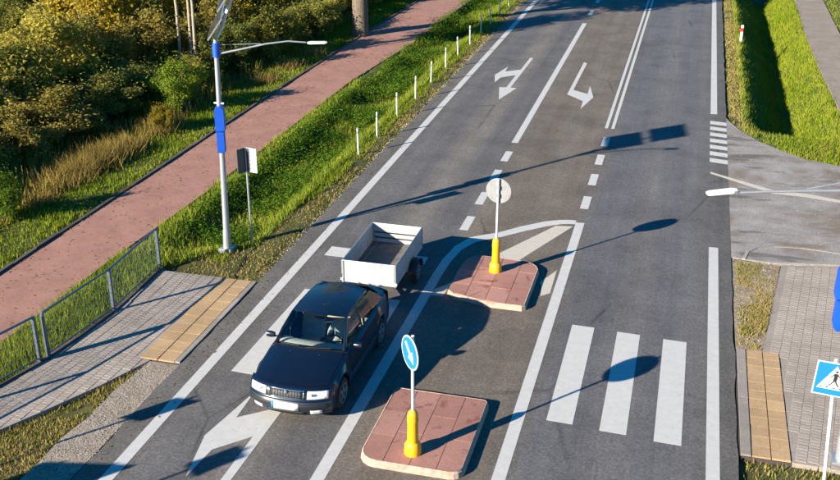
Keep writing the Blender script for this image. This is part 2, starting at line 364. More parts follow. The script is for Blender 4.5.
# ------------------------------------------------------------------ terrain
def vnoise(x, y, s, seed=0):
    """cheap smooth value noise on arrays"""
    x = np.asarray(x, float)*s; y = np.asarray(y, float)*s; xi = np.floor(x); yi = np.floor(y); fx = x-xi; fy = y-yi
    h = lambda a, b: np.modf(np.abs(np.sin(a*127.1+b*311.7+seed*74.7)*43758.5453))[0]
    fx = fx*fx*(3-2*fx); fy = fy*fy*(3-2*fy)
    return (h(xi, yi)*(1-fx)+h(xi+1, yi)*fx)*(1-fy)+(h(xi, yi+1)*(1-fx)+h(xi+1, yi+1)*fx)*fy
def hT(x, y):
    x = np.asarray(x, float); y = np.asarray(y, float)
    z = -0.035+0.05*(vnoise(x, y, 0.7)-0.5)
    # ditch full of weeds between road and path
    d = smooth01(-13.3, -12.3, x)*(1-smooth01(-11.4, -10.5, x))*smooth01(21.3, 24, y)
    z = z-0.40*d
    # deep ditch on the right
    e = np.clip((x-2.35)/1.55, 0, 1)*(1-np.clip((x-4.30)/1.35, 0, 1))*smooth01(36.2, 38.6, y)
    z = z-(1.38+0.2*(vnoise(x, y, 0.5, 3)-0.5))*e
    # field on the left falls a little
    z = z-0.35*smooth01(-17, -24, x)+0.5*(vnoise(x, y, 0.12, 5)-0.5)*smooth01(-19, -30, x)
    flat = np.maximum.reduce([smooth01(-10.0, -9.62, x)*(1-smooth01(1.6, 1.9, x)),
        smooth01(-16.35, -16.05, x)*(1-smooth01(-13.6, -13.35, x)),
        smooth01(5.4, 5.8, x)*(1-smooth01(7.4, 7.8, x)),
        smooth01(-13.3, -12.5, x)*(1-smooth01(-10.0, -9.7, x))*(1-smooth01(20.8, 22, y)),
        smooth01(1.6, 1.7, x)*(1-smooth01(33.0, 36.5-0.0*x, y))])
    return z*(1-flat)+(-0.10)*flat

xs = np.concatenate([[-400, -250, -150, -100, -75, -60], np.arange(-50, -17, 0.6), np.arange(-17, 8, 0.2), np.arange(8, 20, 1.0), [25, 35, 50, 80, 130, 250, 400]])
ys = np.concatenate([[-300, -150, -80, -40, -20, -10, -4, 0], np.arange(3, 72, 0.5), [75, 80, 90, 110, 140, 200, 320, 500]])
X, Y = np.meshgrid(xs, ys, indexing='ij'); Z = hT(X, Y)
me = bpy.data.meshes.new('ground'); nx, ny = len(xs), len(ys)
idx = np.arange(nx*ny).reshape(nx, ny)
fq = np.stack([idx[:-1, :-1], idx[1:, :-1], idx[1:, 1:], idx[:-1, 1:]], -1).reshape(-1, 4)
me.from_pydata(np.stack([X, Y, Z], -1).reshape(-1, 3).tolist(), [], fq.tolist()); me.update()
me.polygons.foreach_set('use_smooth', [True]*len(me.polygons)); me.materials.append(M['soil'])
structure(link('ground', me))

# ------------------------------------------------------------------ roads and paths
XL, XC, XD, XR = -9.015, -5.465, -2.45, 1.19       # painted lines
ROAD_L, ROAD_R = -9.60, 1.63
def ragged(x, amp, y0, y1, step, seed):
    return [(x+amp*(float(vnoise(y, seed, 1.3, seed))-0.5)*2+amp*(float(vnoise(y, seed, 4.1, seed+9))-0.5), y) for y in np.arange(y0, y1, step)]
le = [(ROAD_L, -120), (ROAD_L, 8)]+ragged(ROAD_L, 0.035, 9, 70, 0.3, 2)+[(ROAD_L, 75), (ROAD_L, 420)]
re = [(ROAD_R, -120), (ROAD_R, 8)]+[(x if not 24 < y < 39 else ROAD_R, y) for x, y in ragged(ROAD_R, 0.03, 9, 70, 0.3, 5)]+[(ROAD_R, 75), (ROAD_R, 420)]
b = MB(); n = len(le)
v = []; f = []
le2 = [(x, y) for x, y in le]; re2 = re
k = min(len(le2), len(re2))
for (a, y), (c, y2) in zip(le2, re2): v += [(a, y, -0.12), (a, y, 0), (c, y2, 0), (c, y2, -0.12)]
for i in range(k-1):
    for j in range(3): f.append((i*4+j, i*4+j+1, i*4+j+5, i*4+j+4))
b.add(v, f); road = structure(b.build('road', M['asphalt']))

def mark(name, pts, mat='paint', z=0.004, parent=road):
    return MB().prism(pts, z-0.003, z, False).build(name, M[mat], parent)
def line(name, x, w, y0, y1, mat='paint'): return mark(name, [(x-w/2, y0), (x+w/2, y0), (x+w/2, y1), (x-w/2, y1)], mat)
line('edge_line', XL, 0.24, -60, 300)
line('edge_line', XR, 0.24, -60, 25.8); line('edge_line', XR, 0.24, 38.75, 300)
line('centre_line', XD-0.115, 0.115, 35.85, 300); line('centre_line', XD+0.115, 0.115, 35.85, 300)
for y in (27.70, 29.75, 31.74, 33.72): line('dash', XD+0.01, 0.24, y, y+1.03)
line('lane_line', XC, 0.22, 33.3, 54.6)
for y in (25.24, 27.25, 29.35, 31.28): line('dash', XC, 0.24, y, y+1.03)
for y in (57.0, 60.8, 64.6): line('dash', XC, 0.22, y, y+1.4)
line('island_line', XD+0.03, 0.24, -20, 26.6)
# island line on the left, bending across to close the hatched area
outer = [(-5.585, -20), (-5.585, 22.2), (-5.56, 23.2), (-5.44, 24.1), (-5.18, 24.78), (-4.9, 25.02), (-4.51, 25.30), (-4.00, 25.88), (-3.39, 26.44), (-3.0, 26.66), (-2.72, 26.74), (-2.545, 26.74)]
inner = [(-5.345, -20), (-5.345, 22.2), (-5.32, 23.1), (-5.22, 23.9), (-5.0, 24.45), (-4.75, 24.72), (-4.37, 25.02), (-3.86, 25.56), (-3.28, 26.10), (-2.95, 26.34), (-2.72, 26.43), (-2.545, 26.44)]
v = []; f = []
for (x, y), (x2, y2) in zip(outer, inner): v += [(x, y, 0.004), (x2, y2, 0.004)]
for i in range(len(outer)-1): f.append((2*i, 2*i+1, 2*i+3, 2*i+2))
MB().add(v, f).build('island_line', M['paint'], road)
mark('hatch_bar', [(-3.05, 26.20), (-2.58, 26.28), (-3.72, 23.46), (-4.32, 23.76)], 'paint_old')
mark('hatch_bar', [(-2.62, 23.30), (-2.60, 21.95), (-2.80, 21.74), (-2.84, 22.2), (-2.93, 22.5), (-2.83, 22.75)], 'paint_old')
mark('hatch_bar', [(-5.33, 21.10), (-5.05, 21.16), (-5.0, 22.0), (-5.12, 21.75), (-5.33, 21.45)], 'paint_old')
# zebra
for xa, dy in ((-1.885, 0.15), (-0.875, 0.0), (0.13, -0.15)):
    mark('zebra_stripe', [(xa, 16.42+dy*0.6), (xa+0.5, 16.40+dy*0.6), (xa+0.5, 20.40+dy*0.5), (xa, 20.42+dy*0.5)])
for xa in (-8.46, -7.46, -6.46): mark('zebra_stripe', [(xa, 16.63), (xa+0.53, 16.6), (xa+0.50, 20.65), (xa+0.1, 20.65)])
for xa in (-8.59, -7.55, -6.5): mark('stop_dash', [(xa, 22.65), (xa+0.56, 22.64), (xa+0.56, 23.22), (xa, 23.23)])
# give-way teeth at the side road
for i in range(7):
    y = 37.80-0.735*i; mark('edge_dash', [(1.06, y-0.4), (1.64, y-0.52), (1.64, y-0.12), (1.06, y)])
# arrows
def arrow_straight_right(dy):
    mark('arrow_marking', [(-6.995, 45.43+dy), (-6.84, 45.43+dy), (-6.92, 39.98+dy), (-6.66, 39.95+dy), (-7.04, 38.05+dy), (-7.38, 39.93+dy), (-7.09, 39.98+dy), (-7.07, 42.1+dy),
        (-7.62, 41.52+dy), (-7.71, 40.65+dy), (-7.95, 41.90+dy), (-7.66, 43.55+dy), (-7.63, 42.6+dy), (-7.03, 43.1+dy)], 'paint')
arrow_straight_right(0.55); arrow_straight_right(-27.55)
mark('arrow_marking', [(-4.50, 45.80), (-4.34, 45.60), (-4.37, 40.85), (-3.74, 40.36), (-3.78, 41.67), (-3.46, 39.92), (-3.76, 38.12), (-3.80, 39.28), (-4.53, 40.12)])

# side road with dusty apron
sr = [(1.63, 25.3), (1.63, 38.4), (1.80, 37.75), (2.10, 36.93), (2.70, 35.71), (3.41, 34.83), (4.03, 34.15), (5.15, 33.66), (8, 33.0), (20, 31.6), (60, 28), (60, 20), (20, 24.6), (8, 25.9), (4.4, 25.55), (2.6, 25.2)]
structure(MB().prism(sr, -0.12, -0.004, False).build('side_road', M['side_road']))
pl = mark('edge_line', [(1.08, 31.98), (1.10, 31.80), (2.93, 30.45), (3.9, 30.40), (4.9, 30.14), (8, 29.4), (8, 29.55), (4.9, 30.36), (3.9, 30.68), (2.95, 30.75)], 'paint_old', 0.002)

# red foot and cycle path
lp = [(-15.98, -60), (-15.98, 40), (-15.9, 50), (-15.7, 58), (-15.3, 66), (-14.6, 75), (-14.2, 110), (-14.2, 300)]
rp = [(-13.80, -60), (-13.80, 21), (-13.62, 26), (-13.62, 40), (-13.1, 47), (-12.9, 56), (-12.6, 66), (-12.2, 75), (-12, 110), (-12, 300)]
path = structure(MB().prism(lp+rp[::-1], -0.12, 0.0, False).build('path', M['red_path']))
es = MB().box(-0.05, 0.05, 0.006, 0.994, -0.12, 0.05).mesh('edging_stone', M['kerb_dark'])
def lerp_poly(poly, y):
    for (x0, y0), (x1, y1) in zip(poly, poly[1:]):
        if y0 <= y <= y1: return x0+(x1-x0)*(y-y0)/(y1-y0), math.atan2(-(x1-x0), y1-y0)
for y in range(14, 66):
    x, a = lerp_poly(lp, y+0.5); o = link('edging_stone', es, path); o.location = (x-0.06+random.uniform(-.012, .012), y, random.uniform(-.015, .015)); o.rotation_euler.z = a+random.uniform(-.01, .01)
# gravel track on the far right
structure(MB().prism([(5.75, 33.2), (7.35, 32.9), (7.38, 55), (7.5, 70), (8, 300), (6.2, 300), (5.85, 65), (5.68, 55), (5.72, 47), (5.85, 41), (5.75, 37)], -0.12, -0.012, False).build('gravel_path', M['gravel_path']))
# bare gravel shoulder by the left pavement
structure(MB().prism([(-9.63, 10), (-9.63, 16.58), (-10.30, 16.58), (-10.34, 16.0), (-10.42, 15.3), (-10.38, 14.4), (-10.5, 13.6), (-10.45, 12.8), (-10.6, 10)], -0.12, -0.018, False).build('gravel_shoulder', M['gravel']))
structure(MB().prism([(1.66, 20.3), (2.25, 20.35), (2.84, 25.1), (2.3, 25.17), (1.64, 25.28)], -0.12, -0.02, False).build('dirt_patch', M['dirt']))

# ------------------------------------------------------------------ pavements: single blocks
def inside(p, poly):
    x, y = p; r = False; j = len(poly)-1
    for i in range(len(poly)):
        xi, yi = poly[i]; xj, yj = poly[j]
        if (yi > y) != (yj > y) and x < (xj-xi)*(y-yi)/(yj-yi)+xi: r = not r
        j = i
    return r
def pavement(name, poly, ang, org, near, w=0.2, l=0.1):
    base = structure(MB().prism(poly, -0.12, -0.006, False).build(name, M['paver']))
    g = 0.0022
    pm = MB().add([(-w/2+g, -l/2+g, -.05), (w/2-g, -l/2+g, -.05), (w/2-g, l/2-g, -.05), (-w/2+g, l/2-g, -.05)] +
                  [(-w/2+g, -l/2+g, -.003), (w/2-g, -l/2+g, -.003), (w/2-g, l/2-g, -.003), (-w/2+g, l/2-g, -.003)] +
                  [(-w/2+g+.006, -l/2+g+.006, 0), (w/2-g-.006, -l/2+g+.006, 0), (w/2-g-.006, l/2-g-.006, 0), (-w/2+g+.006, l/2-g-.006, 0)],
                  [(8, 9, 10, 11)]+[(i, (i+1) % 4, 4+(i+1) % 4, 4+i) for i in range(4)]+[(4+i, 4+(i+1) % 4, 8+(i+1) % 4, 8+i) for i in range(4)]).mesh('paver', M['paver'])
    ca, sa = math.cos(ang), math.sin(ang); cells = []
    for i in range(-60, 60):
        for j in range(-130, 130):
            u, v_ = i*w, j*l+(l/2 if i % 2 else 0); x = org[0]+ca*u-sa*v_; y = org[1]+sa*u+ca*v_
            cs = [(x+ca*a-sa*b_, y+sa*a+ca*b_) for a in (-w*.42, w*.42) for b_ in (-l*.42, l*.42)]
            if all(inside(c_, poly) for c_ in cs): cells.append((math.hypot(x-near[0], y-near[1]), x, y))
    cells.sort(); rest = MB()
    co = [vv.co.copy() for vv in pm.vertices]; fs = [tuple(p.vertices) for p in pm.polygons]
    for q, (d, x, y) in enumerate(cells):
        z = random.uniform(-.0015, .0015); tx, ty = random.gauss(0, .006), random.gauss(0, .006); rz = ang+random.gauss(0, .006)
        if q < 300:
            o = link('paver', pm, base); o.location = (x, y, z+0.002); o.rotation_euler = (tx, ty, rz)
        else:
            mt = Matrix.Translation((x, y, z+0.002)) @ Matrix.Rotation(rz, 4, 'Z') @ Matrix.Rotation(ty, 4, 'Y') @ Matrix.Rotation(tx, 4, 'X')
            rest.add([mt @ c_ for c_ in co], fs)
    if rest.v: tag(rest.build('paver_field', M['paver'], base), kind='stuff')
    return base
PL = [(-13.9, 10.5), (-13.0, 13.6), (-12.68, 14.83), (-12.42, 15.95), (-12.27, 17.0), (-12.17, 18.4), (-12.22, 20.72), (-10.57, 20.72), (-10.57, 16.62), (-10.30, 16.6), (-10.76, 15.47), (-11.39, 14.2), (-11.75, 13.54), (-12.9, 10.5)]
pav_l = pavement('pavement', PL, R_(-2), (-11.4, 16), (-11.3, 16.2))
PR = [(2.22, 20.32), (2.86, 25.1), (4.35, 25.42), (7.2, 25.9), (7.2, 16.2), (2.56, 16.31), (2.56, 20.32)]
pav_r = pavement('pavement', PR, R_(-8), (2.9, 22.0), (3.1, 20.5))
def slabs(parent, x0, x1, y0, n, l, mat, name, z=0.006, h=0.08, g=0.0025):
    me = MB().box(x0+g-(x0+x1)/2, x1-g-(x0+x1)/2, -l/2+g, l/2-g, -h, 0).mesh(name, mat, bevel=0.004)
    for i in range(n):
        o = link(name, me, parent); o.location = ((x0+x1)/2, y0+l*(i+.5), z+random.uniform(-.003, .003)); o.rotation_euler = (random.gauss(0, .006), random.gauss(0, .006), random.gauss(0, .003))
slabs(pav_l, -10.565, -10.165, 16.64, 10, 0.405, M['tactile'], 'tactile_slab', 0.012)
slabs(pav_l, -10.150, -9.765, 16.64, 10, 0.405, M['tactile'], 'tactile_slab', 0.012)
slabs(pav_l, -9.755, -9.63, 16.64, 4, 1.012, M['kerb'], 'kerb_stone', 0.02, 0.14)
structure(MB().prism([(-10.57, 16.62), (-9.62, 16.62), (-9.62, 20.71), (-10.57, 20.71)], -0.12, -0.02, False).build('crossing_bed', M['joint_dark']))
slabs(pav_r, 1.875, 2.205, 16.32, 12, 0.333, M['tactile'], 'tactile_slab', 0.010)
slabs(pav_r, 2.215, 2.545, 16.32, 12, 0.333, M['tactile'], 'tactile_slab', 0.010)
slabs(pav_r, 1.675, 1.862, 16.32, 4, 0.999, M['kerb'], 'kerb_stone', 0.02, 0.14)
structure(MB().prism([(1.64, 16.3), (2.56, 16.3), (2.56, 20.33), (1.64, 20.33)], -0.12, -0.02, False).build('crossing_bed', M['joint_dark']))
# thin edging between fence and pavement
for (x0, y0), (x1, y1) in zip(PL[:6], PL[1:7]):
    L_ = math.hypot(x1-x0, y1-y0); n = max(1, round(L_)); a = math.atan2(-(x1-x0), y1-y0)
    me = MB().box(-.04, .04, .004, L_/n-.004, -.12, .035).mesh('edging_stone', M['kerb_dark'])
    for i in range(n):
        o = link('edging_stone', me, pav_l); o.location = (x0+(x1-x0)*i/n-.045, y0+(y1-y0)*i/n, random.uniform(-.01, .01)); o.rotation_euler.z = a
# curved kerb where the right pavement meets the side road
cv = [(1.95, 25.25), (2.05, 25.75), (2.3, 26.1), (2.75, 26.3), (3.4, 26.38), (4.2, 26.3), (5.2, 26.1)]
for (x0, y0), (x1, y1) in zip(cv, cv[1:]):
    a = math.atan2(y1-y0, x1-x0); L_ = math.hypot(x1-x0, y1-y0)
    o = MB().box(.005, L_-.005, -.04, .04, -.1, .012).build('kerb_stone', M['kerb'], pav_r); o.location = (x0, y0, 0); o.rotation_euler.z = a

# ------------------------------------------------------------------ traffic islands
def island(poly, label, xs_, ys_, lip):
    """kerb ring with a raised lip and red slabs inside; poly counter-clockwise, world coordinates"""
    cx = sum(p[0] for p in poly)/len(poly); cy = sum(p[1] for p in poly)/len(poly)
    t = thing('traffic_island', (cx, cy, 0), label, 'traffic island')
    P = [(x-cx, y-cy) for x, y in poly]
    def shrink(d):
        n = len(P); out = []
        for i in range(n):
            a, b_, c_ = Vector(P[i-1]), Vector(P[i]), Vector(P[(i+1) % n])
            n1 = (b_-a).normalized(); n2 = (c_-b_).normalized(); nn = (Vector((-n1.y, n1.x))+Vector((-n2.y, n2.x))).normalized()
            out.append(tuple(b_+nn*d/max(.5, nn.dot(Vector((-n1.y, n1.x))))))
        return out
    base = MB(); rings = [(shrink(0), 0), (shrink(0.015), 0.10), (shrink(0.05), 0.13), (shrink(lip), 0.135), (shrink(lip+.004), 0.115)]
    n = len(P); v = [(x, y, z) for r_, z in rings for x, y in r_]
    f = [(k*n+i, k*n+(i+1) % n, (k+1)*n+(i+1) % n, (k+1)*n+i) for k in range(len(rings)-1) for i in range(n)]+[tuple(range((len(rings)-1)*n, len(rings)*n))]
    base.add(v, f).build('kerb', M['kerb_cream'], t)
    inn = shrink(lip+.006)
    for i in range(len(xs_)-1):
        off = 0.18*(i % 2)
        yy = [ys_[0]]+[y+off for y in ys_[1:-1]]+[ys_[-1]]
        for j in range(len(yy)-1):
            g = 0.006; cell = [(xs_[i]+g-cx, yy[j]+g-cy), (xs_[i+1]-g-cx, yy[j]+g-cy), (xs_[i+1]-g-cx, yy[j+1]-g-cy), (xs_[i]+g-cx, yy[j+1]-g-cy)]
            # clip cell to the inner polygon
            poly_ = cell
            for q in range(len(inn)):
                a, b_ = inn[q], inn[(q+1) % len(inn)]; out = []
                sd = lambda p: (b_[0]-a[0])*(p[1]-a[1])-(b_[1]-a[1])*(p[0]-a[0])
                for w in range(len(poly_)):
                    p, r = poly_[w], poly_[(w+1) % len(poly_)]; sp, sr_ = sd(p), sd(r)
                    if sp >= 0: out.append(p)
                    if (sp >= 0) != (sr_ >= 0): k_ = sp/(sp-sr_); out.append((p[0]+(r[0]-p[0])*k_, p[1]+(r[1]-p[1])*k_))
                poly_ = out
                if len(poly_) < 3: break
            if len(poly_) >= 3:
                MB().prism(poly_, 0.09, 0.128+random.uniform(-.003, .005)).build('paving_slab', M['red_slab'], t)
    return t
def rounded(x0, x1, y0, y1, r, n=5):
    out = []
    for cx, cy, a0, rr in ((x1-r[0], y0+r[0], -90, r[0]), (x1-r[1], y1-r[1], 0, r[1]), (x0+r[2], y1-r[2], 90, r[2]), (x0+r[3], y0+r[3], 180, r[3])):
        for k in range(n): a = R_(a0+90*k/(n-1)); out.append((cx+rr*math.cos(a), cy+rr*math.sin(a)))
    return out
island(rounded(-4.96, -3.02, 14.22, 16.74, (.24, .14, .14, .36)), 'red slab traffic island with cream kerb at the bottom, nearest the camera', [-4.96, -4.47, -3.99, -3.5, -3.02], [14.2, 15.05, 15.9, 16.75], .045)
island([(-4.40, 20.98), (-3.96, 20.84), (-3.10, 20.84), (-3.02, 20.92), (-3.02, 22.95), (-3.09, 23.14), (-3.22, 23.28), (-3.42, 23.38), (-4.50, 23.43), (-4.72, 23.38), (-4.87, 23.22), (-4.95, 22.95), (-4.99, 22.4), (-4.97, 21.25), (-4.80, 21.05)], 'red slab traffic island farther up the road beside the trailer', [-5.0, -4.5, -4.0, -3.5, -3.0], [20.8, 21.65, 22.5, 23.45], .035)

# ------------------------------------------------------------------ signs on the islands
def island_sign(loc, label, facing, z_c):
    """yellow base post, white pole, round plate whose face looks along 'facing' (degrees in the ground plane)"""
    t = thing('keep_right_sign', loc, label, 'road sign')
    MB().lathe([(.155, 0), (.155, .05), (.15, .19), (.125, .235), (.10, .26), (.095, .60), (.098, .80), (.085, .86), (.05, .90), (.03, .905)], 20).build('yellow_post', M['yellow'], t, True)
    MB().lathe([(.099, .66), (.101, .67), (.101, .74), (.099, .75)], 20).build('reflective_band', M['yellow'], t, True)
    MB().tube([(0, 0, .88), (0, 0, z_c+.32)], .028, 10).build('pole', M['white_steel'], t, True)
    p = link('sign_plate', None, t)
    r = .31
    pl_ = MB().lathe([(r, 0), (r+.006, .003), (r+.006, .012), (r, .015)], 40, 'y').mesh('sign_plate', M['sign_back'])
    bpy.data.objects.remove(p); p = link('sign_plate', pl_, t)
    # local: face looks to -y; place the plate in front of the pole
    a = R_(facing); p.location = (math.cos(a)*.055, math.sin(a)*.055, z_c); p.rotation_euler.z = a+math.pi/2
    MB().lathe([(r-.002, -.003), (r-.004, -.0045)], 40, 'y').build('white_border', M['sign_white'], p)
    MB().lathe([(r-.022, -.0055), (r-.024, -.0065)], 40, 'y').build('blue_face', M['sign_blue'], p)
    d = Vector((.707, -.707)); q = Vector((.707, .707))   # arrow towards lower right as the driver sees it
    A = [d*-.22+q*.035, d*.03+q*.035, d*.03+q*.115, d*.22, d*.03-q*.115, d*.03-q*.035, d*-.22-q*.035]
    MB().add([(x, -.0085, z) for x, z in A], [tuple(range(7))]).build('white_arrow', M['sign_white'], p)
    for z in (-.105, .105): MB().box(-.27, .27, .015, .0155, z-.018, z+.018).build('back_rail', M['sign_back'], p)
    for z in (-.105, .105): MB().box(-.035, .035, .016, .085, z-.045, z+.045).build('pole_clamp', M['sign_back'], p)
    return t
island_sign((-4.02, 14.66, .115), 'round blue arrow sign on white pole and yellow post on the near island', 222, 2.07)
island_sign((-4.06, 22.58, .115), 'round sign seen from its grey back, on yellow post on the far island', 84, 2.12)

# ------------------------------------------------------------------ solar lamps
def chamfer_box(w, d, z0, z1, top=0, bot=0):
    prof = [(-w/2+bot, z0), (w/2-bot, z0), (w/2, z0+bot*1.6), (w/2, z1-top*1.6), (w/2-top, z1), (-w/2+top, z1), (-w/2, z1-top*1.6), (-w/2, z0+bot*1.6)]
    pp = []
    for q in prof:
        if not pp or (abs(q[0]-pp[-1][0])+abs(q[1]-pp[-1][1])) > 1e-5: pp.append(q)
    n = len(pp); v = [(x, -d/2, z) for x, z in pp]+[(x, d/2, z) for x, z in pp]
    return MB().add(v, [tuple(range(n)), tuple(range(2*n-1, n-1, -1))]+[(i, (i+1) % n, n+(i+1) % n, n+i) for i in range(n)])
def solar_lamp(loc, label, lean, arm_to, panels, box, side, bow=1.0):
    t = thing('solar_street_lamp', loc, label, 'street lamp', 'solar lamps at the crossing')
    top = Vector((lean[0], lean[1], 5.45))
    P = lambda z: Vector((lean[0]*z/5.45, lean[1]*z/5.45, z))
    MB().box(-.18, .18, -.18, .18, -.1, .03).build('base_plate', M['galv'], t, bevel=.01)
    MB().tube([(0, 0, .02), P(2.5), P(5.45)], [.09, .072, .056], 14).build('pole', M['galv'], t, True)
    MB().tube([(0, 0, .02), P(.5)], [.11, .098], 14).build('pole_foot', M['galv'], t, True)
    MB().tube([P(4.98), P(5.33)], .095, 14).build('collar', M['box_blue'], t, True)
    a = P(5.05); e = Vector(arm_to)-Vector(loc); d = (e-a)
    ax = MB().tube([a, a+d*.25+Vector((0, 0, .06*bow)), a+d*.5+Vector((0, 0, .13*bow)), a+d*.72+Vector((0, 0, .14*bow)), a+d*.9+Vector((0, 0, .06*bow))], [.03, .026, .022, .02, .02], 10).build('arm', M['galv'], t, True)
    MB().tube([P(5.28), a+d*.45+Vector((0, 0, .03+.12*bow))], .01, 6).build('tie_rod', M['galv'], t)
    h = d.normalized(); q = Vector((-h.y, h.x, 0)).normalized(); upv = Vector((0, 0, 1))
    hb = MB(); c0 = e-h*.22
    pts = []
    for s, wd, th in ((0, .04, .04), (.08, .085, .05), (.44, .085, .04), (.50, .06, .025)):
        for (i, j) in ((-1, -1), (1, -1), (1, 1), (-1, 1)): pts.append(c0+h*s+q*wd*i+upv*th*.5*j+upv*(.05-.09*s))
    hb.add(pts, [(0, 3, 2, 1), (12, 13, 14, 15)]+[(k*4+i, k*4+(i+1) % 4, k*4+4+(i+1) % 4, k*4+4+i) for k in range(3) for i in range(4)]).build('lamp_head', M['white_steel'], t, bevel=.008)
    # blue battery housings
    for k, (z0, z1, w, tp, bt) in enumerate(box):
        o = chamfer_box(w, w*1.15, z0, z1, tp, bt).build('battery_box', M['box_blue'], t, bevel=.012)
        pz = P((z0+z1)/2); o.location = (pz.x+side[0], pz.y+side[1], 0); o.rotation_euler.z = side[2]
    MB().tube([P(box[-1][1]+.05)+Vector((-.13, 0, 0)), P(box[-1][1]+.05)+Vector((.13, 0, 0))], .03, 8).build('bracket', M['galv'], t)
    mast = [P(5.4)]
    for i, (c, w, l, tilt) in enumerate(panels):
        c = Vector(c)-Vector(loc)
        mast += [c+Vector((.14, 0, -.10)), c+Vector((.22, 0, .10))]
        po = MB().box(-w/2, w/2, -l/2, l/2, -.02, .02).build('solar_panel', M['galv'], t, bevel=.004)
        po.location = c
        vx = Vector((.57, .10, .80)).normalized(); vy = Vector((-.43, .90, 0)); vz = vx.cross(vy).normalized(); vy = vz.cross(vx)
        po.rotation_euler = Matrix((vx, vy, vz)).transposed().to_euler()
        MB().box(-w/2+.03, w/2-.03, -l/2+.03, l/2-.03, .0205, .026).build('cells', M['solar'], po)
        bk = MB().box(-w/2+.05, w/2-.05, -.03, .03, -.06, -.021).build('mounting_bar', M['galv'], po)
    if panels: MB().tube(mast, .045, 8).build('panel_mast', M['white_steel'], t, True)
    return t
solar_lamp((-11.22, 22.42, 0), 'solar street lamp with blue battery boxes, left of the road behind the fence', (-.12, .50), (-8.98, 23.68, 5.28),
    [((-11.40, 23.18, 5.80), .66, 1.25, 0), ((-11.10, 23.20, 6.50), .66, 1.25, 0)], [(2.58, 3.12, .20, 0, .0), (3.14, 3.78, .245, .06, .0)], (0, 0, R_(20)))
solar_lamp((3.42, 16.62, 0), 'solar street lamp at the right edge of the picture, lamp head over the edge line', (-.30, .25), (.80, 16.26, 4.98),
    [((3.15, 17.4, 5.80), .85, 1.25, 0), ((3.43, 17.4, 6.47), .85, 1.25, 0)], [(2.55, 3.12, .24, 0, .05), (3.15, 3.70, .26, .06, .0)], (-.27, -.02, 0), 0.1)

# ------------------------------------------------------------------ pedestrian crossing sign
def crossing_sign(loc, label, lean, rz, zc, s=.62):
    t = thing('crossing_sign', loc, label, 'road sign')
    P = lambda z: Vector((lean*z/3, 0, z))
    MB().tube([(0, 0, -.1), P(zc+s/2+.04)], .03, 10).build('pole', M['white_steel'], t, True)
    p = MB().box(-s/2, s/2, -.006, .006, -s/2, s/2).build('sign_plate', M['sign_back'], t)
    q = P(zc); p.location = (q.x, -.045, q.z); p.rotation_euler = (0, R_(2), rz)
    F = lambda pts, y, nm, mt, par=p: MB().add([(x, y, z) for x, z in pts], [tuple(range(len(pts)))]).build(nm, mt, par)
    h = s/2; F([(-h, -h), (h, -h), (h, h), (-h, h)], -.0085, 'white_border', M['sign_white'])
    h -= .018; F([(-h, -h), (h, -h), (h, h), (-h, h)], -.0105, 'blue_face', M['sign_blue'])
    F([(-.255, -.185), (.255, -.185), (0, .255)], -.0125, 'white_triangle', M['sign_white'])
    K = MB(); y = -.0145
    def pg(pts): K.add([(x, y, z) for x, z in pts], [tuple(range(len(pts)))])
    pg([(.022*math.cos(a)+.012, .022*math.sin(a)+.15) for a in [2*math.pi*i/12 for i in range(12)]])            # head
    pg([(-.018, .118), (.036, .118), (.040, .02), (.03, -.02), (-.022, -.02), (-.022, .04)])                       # body
    pg([(-.018, .116), (-.07, .04), (-.06, .03), (-.022, .075)]); pg([(.036, .116), (.085, .045), (.075, .035), (.036, .078)])   # arms
    pg([(.0, -.02), (.03, -.02), (.055, -.07), (.085, -.115), (.065, -.125), (.03, -.08)]); pg([(-.022, -.02), (.012, -.02), (-.03, -.08), (-.065, -.125), (-.085, -.115), (-.045, -.07)])  # legs
    K.build('pedestrian_symbol', M['sign_black'], p)
    for i in range(5):
        x = -.20+.1*i; MB().add([(x-.018, y, -.165), (x+.022, y, -.165), (x+.022+.012, y, -.142), (x-.006, y, -.142)], [(0, 1, 2, 3)]).build('symbol_stripe', M['sign_black'], p)
    for z in (-.15, .15): MB().box(-.05, .05, .006, .055, z-.025, z+.025).build('pole_clamp', M['galv'], p)
    return t
crossing_sign((3.03, 15.62, -.03), 'blue square pedestrian crossing sign on thin white pole at the right edge', -.22, R_(-4), 2.22)

# information plates beside the left lamp
t = thing('information_plates', (-10.76, 22.96, -.05), 'thin grey post with two angled plates, dark and white, beside the lamp', 'road sign')
MB().tube([(0, 0, -.3), (0, 0, 2.72)], .03, 10).build('pole', M['galv'], t, True)
p = MB().box(-.30, -.03, -.01, .01, 2.05, 2.70).build('plate', M['sign_dark_and_shade'], t); p.rotation_euler.z = R_(66); p['label'] = 'dark plate turned from the sun'
p = MB().box(.03, .33, -.01, .01, 2.05, 2.70).build('plate', M['sign_white'], t); p.rotation_euler.z = R_(-12); p['label'] = 'white plate with grey lines'
for i in range(5): MB().box(.06, .06+.2*(1-.12*(i % 3)), -.0125, -.0105, 2.58-.11*i, 2.60-.11*i).build('printed_line', M['sign_dark_and_shade'], p)
p2 = MB().box(.03, .12, -.022, -.012, 2.06, 2.69).build('pole_shadow_strip', M['sign_dark_and_shade'], p)  # pole's shadow on the white plate, put in as a dark strip

